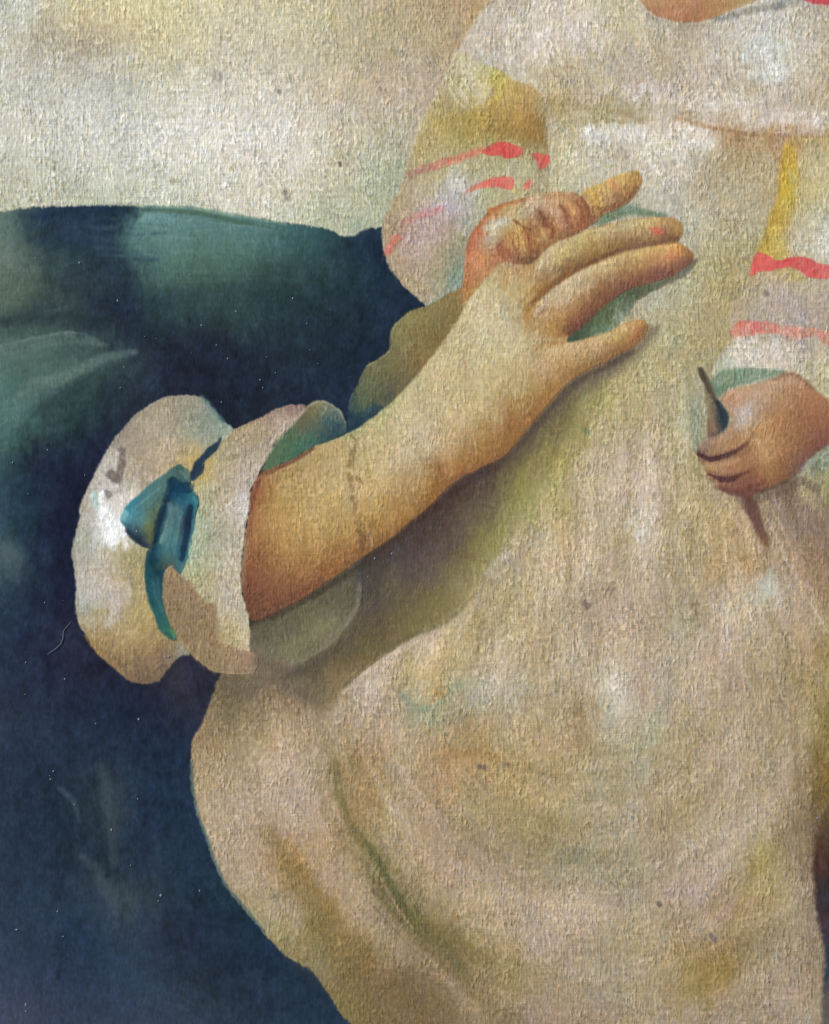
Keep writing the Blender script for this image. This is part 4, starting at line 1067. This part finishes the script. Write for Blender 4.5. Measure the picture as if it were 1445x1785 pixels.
col = g_ + (col - g_) * (0.83 + warm[..., None] + np.maximum(0.09 * red, 0.06 * skin[..., None]) + 0.09 * (sstep((Y - 650) / 300) * (1 - np.clip((lum - .18) / .15, 0, 1)))[..., None])
dm = sstep(SD['child_dress'] / 8 + .5) * (1 - skin) * pale
col *= (1 + 0.045 * dm + 0.02 * skin)[..., None]
col += (dm * 0.012)[..., None] * np.array([.6, -.35, 1.3], np.float32)
col[..., 1] += 0.010 * skin * (1 - pale * .6)
dark = 1 - np.clip((lum - .16) / .2, 0, 1)
col *= (1 - .07 * dark * sstep((Y - 1100) / 300))[..., None]
col *= (1 + .03 * (sstep(SD['drapery'] / 8 + .5) * (1 - sstep(SD['child_dress'] / 8 + .5))))[..., None]
col += (dark * (vnoise(X, Y, 4, 6, 41) * .35 + vnoise(X, Y, 8, 12, 42) * .5 + vnoise(X, Y, 19, 27, 43) * .5) * 0.034 * np.clip(lum / .14, .5, 1.6))[..., None] * np.array([.75, .95, 1.3], np.float32)
col = np.clip(col, 0.01, 0.98)
hgt += 0.020 * streak * pale + 0.012 * vnoise(X, Y, 12, 20, 51)

def to_lin(c):
    return np.where(c <= 0.04045, c / 12.92, ((c + 0.055) / 1.055) ** 2.4)
lin = to_lin(col).astype(np.float32)

# ------------------------------------------------------------------ materials
def paint_material(name, rough, spec, bump, tone):
    m = bpy.data.materials.new(name); m.use_nodes = True
    nt = m.node_tree; N = nt.nodes; L = nt.links
    bs = N["Principled BSDF"]
    def node(t, **kw):
        n = N.new(t)
        for a, b in kw.items(): setattr(n, a, b)
        return n
    def mth(op, a, b=None):
        n = node("ShaderNodeMath", operation=op)
        for i, v in enumerate((a, b)):
            if v is None: continue
            if isinstance(v, (int, float)): n.inputs[i].default_value = v
            else: L.new(v, n.inputs[i])
        return n.outputs[0]
    tc = node("ShaderNodeTexCoord")
    sc = node("ShaderNodeVectorMath", operation='SCALE'); sc.inputs[3].default_value = 1.0 / PX
    L.new(tc.outputs["Object"], sc.inputs[0])
    def noise(sx, sz, shear, detail=1.0, dist=0.0, seed=0.0):
        mp = node("ShaderNodeMapping"); mp.vector_type = 'POINT'
        mp.inputs["Rotation"].default_value = (0, shear, 0)
        L.new(sc.outputs[0], mp.inputs[0])
        m2 = node("ShaderNodeMapping")
        m2.inputs["Scale"].default_value = (1 / sx, 0.001, 1 / sz)
        m2.inputs["Location"].default_value = (seed, seed * .3, seed * .7)
        L.new(mp.outputs[0], m2.inputs[0])
        n = node("ShaderNodeTexNoise"); n.inputs["Scale"].default_value = 1.0
        n.inputs["Detail"].default_value = detail; n.inputs["Distortion"].default_value = dist
        L.new(m2.outputs[0], n.inputs["Vector"])
        return n.outputs["Fac"]
    # slow drift of the nap direction across the canvas
    dn = node("ShaderNodeTexNoise"); dn.inputs["Scale"].default_value = 1 / 95.0; dn.inputs["Detail"].default_value = 1
    L.new(sc.outputs[0], dn.inputs["Vector"])
    dv = node("ShaderNodeVectorMath", operation='MULTIPLY_ADD')
    dv.inputs[1].default_value = (22, 0, 8)
    L.new(dn.outputs["Color"], dv.inputs[0]); L.new(sc.outputs[0], dv.inputs[2])
    sc = dv
    def ramp(v, lo, hi):
        n = node("ShaderNodeMapRange", interpolation_type='SMOOTHSTEP')
        n.inputs["From Min"].default_value = lo; n.inputs["From Max"].default_value = hi
        L.new(v, n.inputs["Value"])
        return n.outputs[0]
    a = ramp(noise(5.2, 9.4, 0.12, 1.0, 0.0, 3.1), .34, .66)         # paint caught on the knots of the weave
    pit = ramp(noise(4.6, 8.0, 0.26, 0.6, 0.0, 11.7), .47, .76)      # hollows between the threads
    warp_t = ramp(noise(2.7, 70.0, 0.0, 0.0, 0.0, 5.3), .3, .7)      # warp threads standing proud
    big = ramp(noise(30.0, 42.0, 0.1, 1.0, 0.0, 21.0), .25, .75)
    tnt = noise(6.5, 13.0, 0.12, 1.0, 0.0, 31.0)
    weft_t = ramp(noise(60.0, 3.0, 0.0, 0.0, 0.0, 8.9), .3, .7)
    tip = ramp(noise(4.9, 9.0, 0.02, 0.6, 0.0, 41.3), .50, .74)      # dabs of paint on the thread tops
    s = mth('SUBTRACT', mth('MULTIPLY', a, 0.34), mth('MULTIPLY', pit, 0.26))
    s = mth('ADD', mth('ADD', s, mth('MULTIPLY', tip, 0.40)), mth('ADD', mth('ADD', mth('MULTIPLY', warp_t, 0.17), mth('MULTIPLY', weft_t, 0.09)), 0.11))
    at = node("ShaderNodeAttribute", attribute_name="pigment")
    amp = mth('MULTIPLY', at.outputs["Alpha"], mth('ADD', mth('MULTIPLY', big, 0.55), 0.70))
    hh = mth('MULTIPLY', s, amp)
    bp = node("ShaderNodeBump"); bp.inputs["Strength"].default_value = 1.0
    bp.inputs["Distance"].default_value = bump
    L.new(hh, bp.inputs["Height"]); L.new(bp.outputs[0], bs.inputs["Normal"])
    # grime lies in the hollows of the weave, thin paint wears on the thread tops
    f = mth('MULTIPLY', mth('SUBTRACT', s, 0.46), mth('MULTIPLY', amp, tone))
    t = mth('MULTIPLY', mth('SUBTRACT', tnt, 0.5), amp)
    fr = mth('ADD', mth('ADD', f, mth('MULTIPLY', t, 0.16)), 1.0)
    fg = mth('ADD', mth('ADD', f, mth('MULTIPLY', t, 0.02)), 1.0)
    fb = mth('ADD', mth('ADD', mth('MULTIPLY', f, 1.15), mth('MULTIPLY', t, -0.34)), 1.0)
    cx = node("ShaderNodeCombineXYZ")
    for i_, v_ in enumerate((fr, fg, fb)): L.new(v_, cx.inputs[i_])
    mx = node("ShaderNodeVectorMath", operation='MULTIPLY')
    L.new(at.outputs["Color"], mx.inputs[0]); L.new(cx.outputs[0], mx.inputs[1])
    L.new(mx.outputs[0], bs.inputs["Base Color"])
    bs.inputs["Roughness"].default_value = rough
    bs.inputs["Specular IOR Level"].default_value = spec
    return m
M_matt = paint_material("matt_oil_paint", 0.65, 0.14, 0.00032, 0.60)
M_gloss = paint_material("varnished_dark_paint", 0.5, 0.06, 0.00020, 0.85)
def plain(name, c, rough):
    m = bpy.data.materials.new(name); m.use_nodes = True
    nt = m.node_tree; bs = nt.nodes["Principled BSDF"]
    nz = nt.nodes.new("ShaderNodeTexNoise"); nz.inputs["Scale"].default_value = 900
    cr = nt.nodes.new("ShaderNodeValToRGB")
    cr.color_ramp.elements[0].color = (c[0] * .75, c[1] * .75, c[2] * .75, 1); cr.color_ramp.elements[1].color = (*c, 1)
    nt.links.new(nz.outputs["Fac"], cr.inputs[0]); nt.links.new(cr.outputs[0], bs.inputs["Base Color"])
    bs.inputs["Roughness"].default_value = rough
    return m
M_linen = plain("raw_linen", (0.42, 0.36, 0.26), 0.9)
M_dust = plain("pale_dust", (0.26, 0.31, 0.37), 0.9)
M_lint = plain("grey_lint", (0.20, 0.24, 0.29), 0.9)

# ------------------------------------------------------------------ building the parts
LAY = 0.000025                    # thickness of one coat of paint
def empty(name, label=None, cat=None):
    o = bpy.data.objects.new(name, None); scene.collection.objects.link(o)
    o.empty_display_size = 0.02
    if label: o["label"] = label
    if cat: o["category"] = cat
    return o
painting = empty("oil_painting", "old oil painting on woven canvas, detail of a bare forearm, rolled sleeve and child's hands", "painting")

def wx(px): return (px - W / 2) * PX
def wz(py): return (H / 2 - py) * PX

# order from the bottom layer to the top one: key, object name, parent key, label, material
PARTS = [
 ('dress', 'dark_dress', None, "dark blue green dress painted down the left side", M_gloss),
 ('fold_a', 'light_fold', 'dress', "pale teal fold just under the cream cloth", M_gloss),
 ('fold_b', 'light_fold', 'dress', "thin grey green fold crest at the left edge", M_gloss),
 ('fold_c', 'light_fold', 'dress', "curved teal fold sweeping down the left edge", M_gloss),
 ('fold_d', 'light_fold', 'dress', "faint grey fold low in the navy skirt", M_gloss),
 ('drapery', 'cream_cloth', None, "pale cream cloth painted across the top left", M_matt),
 ('child_dress', 'child_dress', None, "beige child's dress filling the right and bottom", M_matt),
 ('skirtfold_a', 'dark_fold', 'child_dress', "dark olive fold line slanting down the beige skirt", M_matt),
 ('edge', 'dark_border', None, "dark brown and navy strip at the lower right edge", M_gloss),
 ('shadow', 'arm_shadow', 'child_dress', "olive brown shadow painted beneath the forearm", M_matt),
 ('chin', 'chin', None, "pink rounded chin at the top edge", M_matt),
 ('redcollar', 'red_patch', None, "dull red patch in the top right corner", M_matt),
 ('lsleeve', 'striped_sleeve', None, "cream and ochre child's sleeve with red stripes beside the held hand", M_matt),
 ('st1', 'red_stripe', 'lsleeve', "long faded brick red stripe", M_matt),
 ('st2', 'red_stripe', 'lsleeve', "short bright red stripe", M_matt),
 ('st3', 'red_stripe', 'lsleeve', "small red dab at the sleeve's right edge", M_matt),
 ('st4', 'red_stripe', 'lsleeve', "pale red curved stripe above the hand", M_matt),
 ('st5', 'red_stripe', 'lsleeve', "tiny coral dab above the hand", M_matt),
 ('st6', 'red_stripe', 'lsleeve', "faint pink scumbled stripe", M_matt),
 ('st7', 'red_stripe', 'lsleeve', "coral stripe at the sleeve's left edge", M_matt),
 ('rsleeve', 'striped_sleeve', None, "cream child's sleeve with yellow edge and red bands at the right", M_matt),
 ('yband', 'yellow_band', 'rsleeve', "mustard yellow band along the sleeve edge", M_matt),
 ('st8', 'red_stripe', 'rsleeve', "wavy bright red band", M_matt),
 ('st9', 'red_stripe', 'rsleeve', "faded coral band", M_matt),
 ('olive', 'olive_cloth', None, "scalloped olive cloth behind the forearm", M_matt),
 ('gap', 'green_shade', 'child_dress', "dark green wedge between the two lower fingers", M_matt),
 ('heldhand', 'held_child_hand', None, "small reddish child's hand held by the larger hand", M_matt),
 ('pointing', 'finger', 'heldhand', "outstretched child's finger", M_matt),
 ('curl_a', 'finger', 'heldhand', None, M_matt),
 ('curl_b', 'finger', 'heldhand', None, M_matt),
 ('curl_c', 'finger', 'heldhand', None, M_matt),
 ('stick', 'stick', None, "short dark brown stick in the child's fist", M_matt),
 ('stickend', 'stick_end', 'stick', "reddish brown tip below the fist", M_matt),
 ('rhand', 'child_fist', None, "brown pink child's fist closed on a stick", M_matt),
 ('rthumb', 'thumb', 'rhand', None, M_matt),
 ('rfinger_a', 'finger', 'rhand', None, M_matt),
 ('rfinger_b', 'finger', 'rhand', None, M_matt),
 ('rfinger_c', 'finger', 'rhand', None, M_matt),
 ('arm', 'forearm', None, "bare tan forearm and hand reaching up to the right", M_matt),
 ('finger_c', 'finger', 'arm', "shortest, lowest finger", M_matt),
 ('finger_b', 'finger', 'arm', "middle finger of the three, with red tip", M_matt),
 ('finger_a', 'finger', 'arm', "uppermost finger with a red nail", M_matt),
 ('puff', 'sleeve_puff', None, "white gathered sleeve puff left of the ribbon", M_matt),
 ('lining', 'sleeve_lining', None, "dark green inside of the cuff above the forearm", M_matt),
 ('cuff', 'sleeve_cuff', None, "cream turned back cuff around the forearm", M_matt),
 ('cuffshade', 'cuff_shade', 'cuff', "brown lower band of the cuff", M_matt),
 ('end', 'ribbon_bow', None, "teal ribbon bow tied round the sleeve", M_gloss),
 ('tail', 'ribbon_tail', 'end', "long hanging ribbon tail", M_gloss),
 ('loop_r', 'ribbon_loop', 'end', "dark blue right ribbon loop", M_gloss),
 ('loop_l', 'ribbon_loop', 'end', "bright teal left ribbon loop", M_gloss),
]

def build_part(key, name, layer, above, mat):
    f = SD[key] + EDGE * 0.5 if key != 'dress' else SD[key]
    hidden = above > 4.0                      # cells well under a later layer are left out
    pos = f > 0
    hc = hidden[:-1, :-1] & hidden[1:, :-1] & hidden[:-1, 1:] & hidden[1:, 1:]
    n_in = pos[:-1, :-1].astype(np.int8) + pos[1:, :-1] + pos[:-1, 1:] + pos[1:, 1:]
    full = (n_in == 4) & ~hc
    part = (n_in > 0) & (n_in < 4) & ~hc
    used = np.zeros((NY, NX), bool)
    for di in (0, 1):
        for dj in (0, 1):
            used[di:NY - 1 + di, dj:NX - 1 + dj] |= (full | part)
    used &= pos
    idx = np.full((NY, NX), -1, np.int64)
    jj, ii = np.where(used)
    idx[jj, ii] = np.arange(len(jj))
    vx = X[jj, ii]; vy = Y[jj, ii]; vh = hgt[jj, ii]
    vc = np.concatenate([lin[jj, ii], grain[jj, ii][:, None]], 1)
    fj, fi = np.where(full)
    quads = np.stack([idx[fj, fi], idx[fj + 1, fi], idx[fj + 1, fi + 1], idx[fj, fi + 1]], 1)
    ex, ey, eh, ec, cache = [], [], [], [], {}
    polys = []
    base = len(jj)
    def cutv(a, b):
        k_ = (a, b) if a < b else (b, a)
        if k_ in cache: return cache[k_]
        (j0, i0), (j1, i1) = k_
        t = float(f[j0, i0] / (f[j0, i0] - f[j1, i1] + 1e-12)); t = min(max(t, 0.02), 0.98)
        ex.append(X[j0, i0] * (1 - t) + X[j1, i1] * t); ey.append(Y[j0, i0] * (1 - t) + Y[j1, i1] * t)
        eh.append(hgt[j0, i0] * (1 - t) + hgt[j1, i1] * t)
        ec.append(np.append(lin[j0, i0] * (1 - t) + lin[j1, i1] * t, grain[j0, i0]))
        cache[k_] = base + len(ex) - 1
        return cache[k_]
    pj, pi = np.where(part)
    for j, i in zip(pj.tolist(), pi.tolist()):
        ring = [(j, i), (j + 1, i), (j + 1, i + 1), (j, i + 1)]
        out = []
        for q in range(4):
            a, b = ring[q], ring[(q + 1) % 4]
            if pos[a]: out.append(int(idx[a]))
            if pos[a] != pos[b]: out.append(cutv(a, b))
        if len(out) >= 3: polys.append(out)
    if ex:
        vx = np.concatenate([vx, ex]); vy = np.concatenate([vy, ey]); vh = np.concatenate([vh, eh])
        vc = np.concatenate([vc, np.array(ec)], 0)
    nv = len(vx)
    if nv == 0: return None
    co = np.empty((nv, 3), np.float32)
    co[:, 0] = (vx - W / 2) * PX
    co[:, 1] = -(layer * LAY + vh * 0.001)
    co[:, 2] = (H / 2 - vy) * PX
    me = bpy.data.meshes.new(name)
    loops = np.concatenate([quads.ravel(), np.array([v for p in polys for v in p], np.int64)]).astype(np.int32)
    tot = np.concatenate([np.full(len(quads), 4), np.array([len(p) for p in polys], int)]).astype(np.int32)
    start = np.concatenate([[0], np.cumsum(tot)[:-1]]).astype(np.int32)
    me.vertices.add(nv); me.vertices.foreach_set("co", co.ravel())
    me.loops.add(len(loops)); me.loops.foreach_set("vertex_index", loops)
    me.polygons.add(len(tot)); me.polygons.foreach_set("loop_start", start); me.polygons.foreach_set("loop_total", tot)
    me.update(calc_edges=True)
    me.polygons.foreach_set("use_smooth", np.ones(len(tot), bool))
    at = me.attributes.new("pigment", 'FLOAT_COLOR', 'POINT')
    at.data.foreach_set("color", vc.astype(np.float32).ravel())
    me.materials.append(mat)
    o = bpy.data.objects.new(name, me); scene.collection.objects.link(o)
    return o

level = {}                          # coats stacked under each passage
for n, pt in enumerate(PARTS):
    m_ = SD[pt[0]][::3, ::3] > 0
    level[pt[0]] = 1 + max([level[q[0]] for q in PARTS[:n] if (m_ & (SD[q[0]][::3, ::3] > -3)).any()] or [0])
above = np.full((NY, NX), -40.0, np.float32)
objs = {}
for n in range(len(PARTS) - 1, -1, -1):
    key, name, parent, label, mat = PARTS[n]
    o = build_part(key, name, level[key], above, mat)
    above = np.maximum(above, SD[key])
    if o is None:
        print("empty part", key); continue
    if label: o["label"] = label
    objs[key] = o
for key, name, parent, label, mat in PARTS:
    if key in objs:
        objs[key].parent = objs[parent] if parent else painting
        
# the canvas itself: a thick linen sheet behind the paint
def box(name, x0, x1, y0, y1, z0, z1, mat, parent):
    v = [(x, y, z) for x in (x0, x1) for y in (y0, y1) for z in (z0, z1)]
    f = [(0, 1, 3, 2), (4, 6, 7, 5), (0, 4, 5, 1), (2, 3, 7, 6), (0, 2, 6, 4), (1, 5, 7, 3)]
    me = bpy.data.meshes.new(name); me.from_pydata(v, [], f); me.update(); me.materials.append(mat)
    o = bpy.data.objects.new(name, me); scene.collection.objects.link(o); o.parent = parent
    return o
c_ = box("linen_canvas", wx(xs[0]), wx(xs[-1]), 0.0006, 0.0026, wz(ys[-1]), wz(ys[0]), M_linen, painting)
c_["label"] = "woven linen canvas under the paint"

# ------------------------------------------------------------------ lint and dust lying on the paint
def tube(name, pts, r, mat):
    q = spline(pts, False, 5); V = []; F = []
    n = len(q)
    for i, (x, y) in enumerate(q):
        t = q[min(i + 1, n - 1)] - q[max(i - 1, 0)]; t = t / (np.linalg.norm(t) + 1e-9)
        nx, ny = -t[1], t[0]
        rr = r * (0.55 + 0.45 * math.sin(math.pi * (i + .5) / n))
        lift = 0.0004 + 0.0001 * math.sin(math.pi * i / n)
        for k_ in range(5):
            a = 2 * math.pi * k_ / 5
            V.append((wx(x + nx * rr * math.cos(a)), -lift - rr * PX * math.sin(a), wz(y + ny * rr * math.cos(a))))
    for i in range(n - 1):
        for k_ in range(5):
            F.append((i * 5 + k_, i * 5 + (k_ + 1) % 5, (i + 1) * 5 + (k_ + 1) % 5, (i + 1) * 5 + k_))
    F.append(tuple(range(5))); F.append(tuple((n - 1) * 5 + k_ for k_ in range(5))[::-1])
    me = bpy.data.meshes.new(name); me.from_pydata(V, [], F); me.update(); me.materials.append(mat)
    for p in me.polygons: p.use_smooth = True
    o = bpy.data.objects.new(name, me); scene.collection.objects.link(o)
    return o
l1 = tube("lint_fibre", P("124,1084 117,1092 111,1100 110,1112 106,1122 98,1130 88,1137 83,1141"), 0.5, M_lint)
l1["label"] = "thin curled grey lint fibre on the dark dress left of the sleeve puff"; l1["category"] = "lint"

def specks(name, spots, mat):
    V, F = [], []
    for (x, y, r, sd_) in spots:
        r_ = random.Random(sd_); b = len(V); n = 6
        for k_ in range(n):
            a = 2 * math.pi * k_ / n; q = r * .68 * r_.uniform(.6, 1.25)
            V.append((wx(x + q * math.cos(a) * .85), -0.00042, wz(y + q * math.sin(a) * 1.1)))
        V.append((wx(x), -0.00048, wz(y)))
        for k_ in range(n): F.append((b + k_, b + n, b + (k_ + 1) % n))
    me = bpy.data.meshes.new(name); me.from_pydata(V, [], F); me.update(); me.materials.append(mat)
    o = bpy.data.objects.new(name, me); scene.collection.objects.link(o)
    return o
spots = [(138,458,2.4),(205,524,2.6),(411,543,2.2),(351,567,2.4),(377,602,2.2),(397,625,1.8),(453,662,2.2),(458,676,1.8),(386,701,2),
 (83,784,2),(22,806,2.2),(148,828,1.5),(45,1154,2.2),(113,1183,2.2),(242,1253,3),(167,1261,1.8),(93,1344,2.4),(88,1358,2),(130,1402,2),
 (194,1446,2.8),(280,1560,3.2),(276,1570,2),(29,1620,3.2),(100,1588,2),(110,1632,1.8),(45,1750,3),(45,1762,2.2),(240,1392,1.8),
 (228,1508,2),(348,1552,2.4),(1424,1425,3.2),(614,1448,2.6),(294,1144,3.4),(238,926,2.6),(291,917,2),(510,520,2.2),(653,973,2.4),(683,965,2.4),(641,1005,1.8),
 (62,450,1.5),(216,640,1.6),(210,676,1.6),(330,480,1.6),(480,650,1.5),(540,610,1.5),(44,1210,1.8),(78,1050,1.6)]
rs = random.Random(5)
for k_ in range(90):
    x, y = rs.uniform(-10, 640), rs.uniform(380, 1790)
    i = int(np.searchsorted(xs, x)); j = int(np.searchsorted(ys, y))
    if lum[j, i] < .2: spots.append((x, y, rs.choice([.7, .8, .9, 1.1, 1.4])))
d = specks("dust", [(a, b, r, i) for i, (a, b, r) in enumerate(spots)], M_dust)
d["kind"] = "stuff"; d["label"] = "tiny pale dust specks scattered over the dark paint"; d["category"] = "dust"
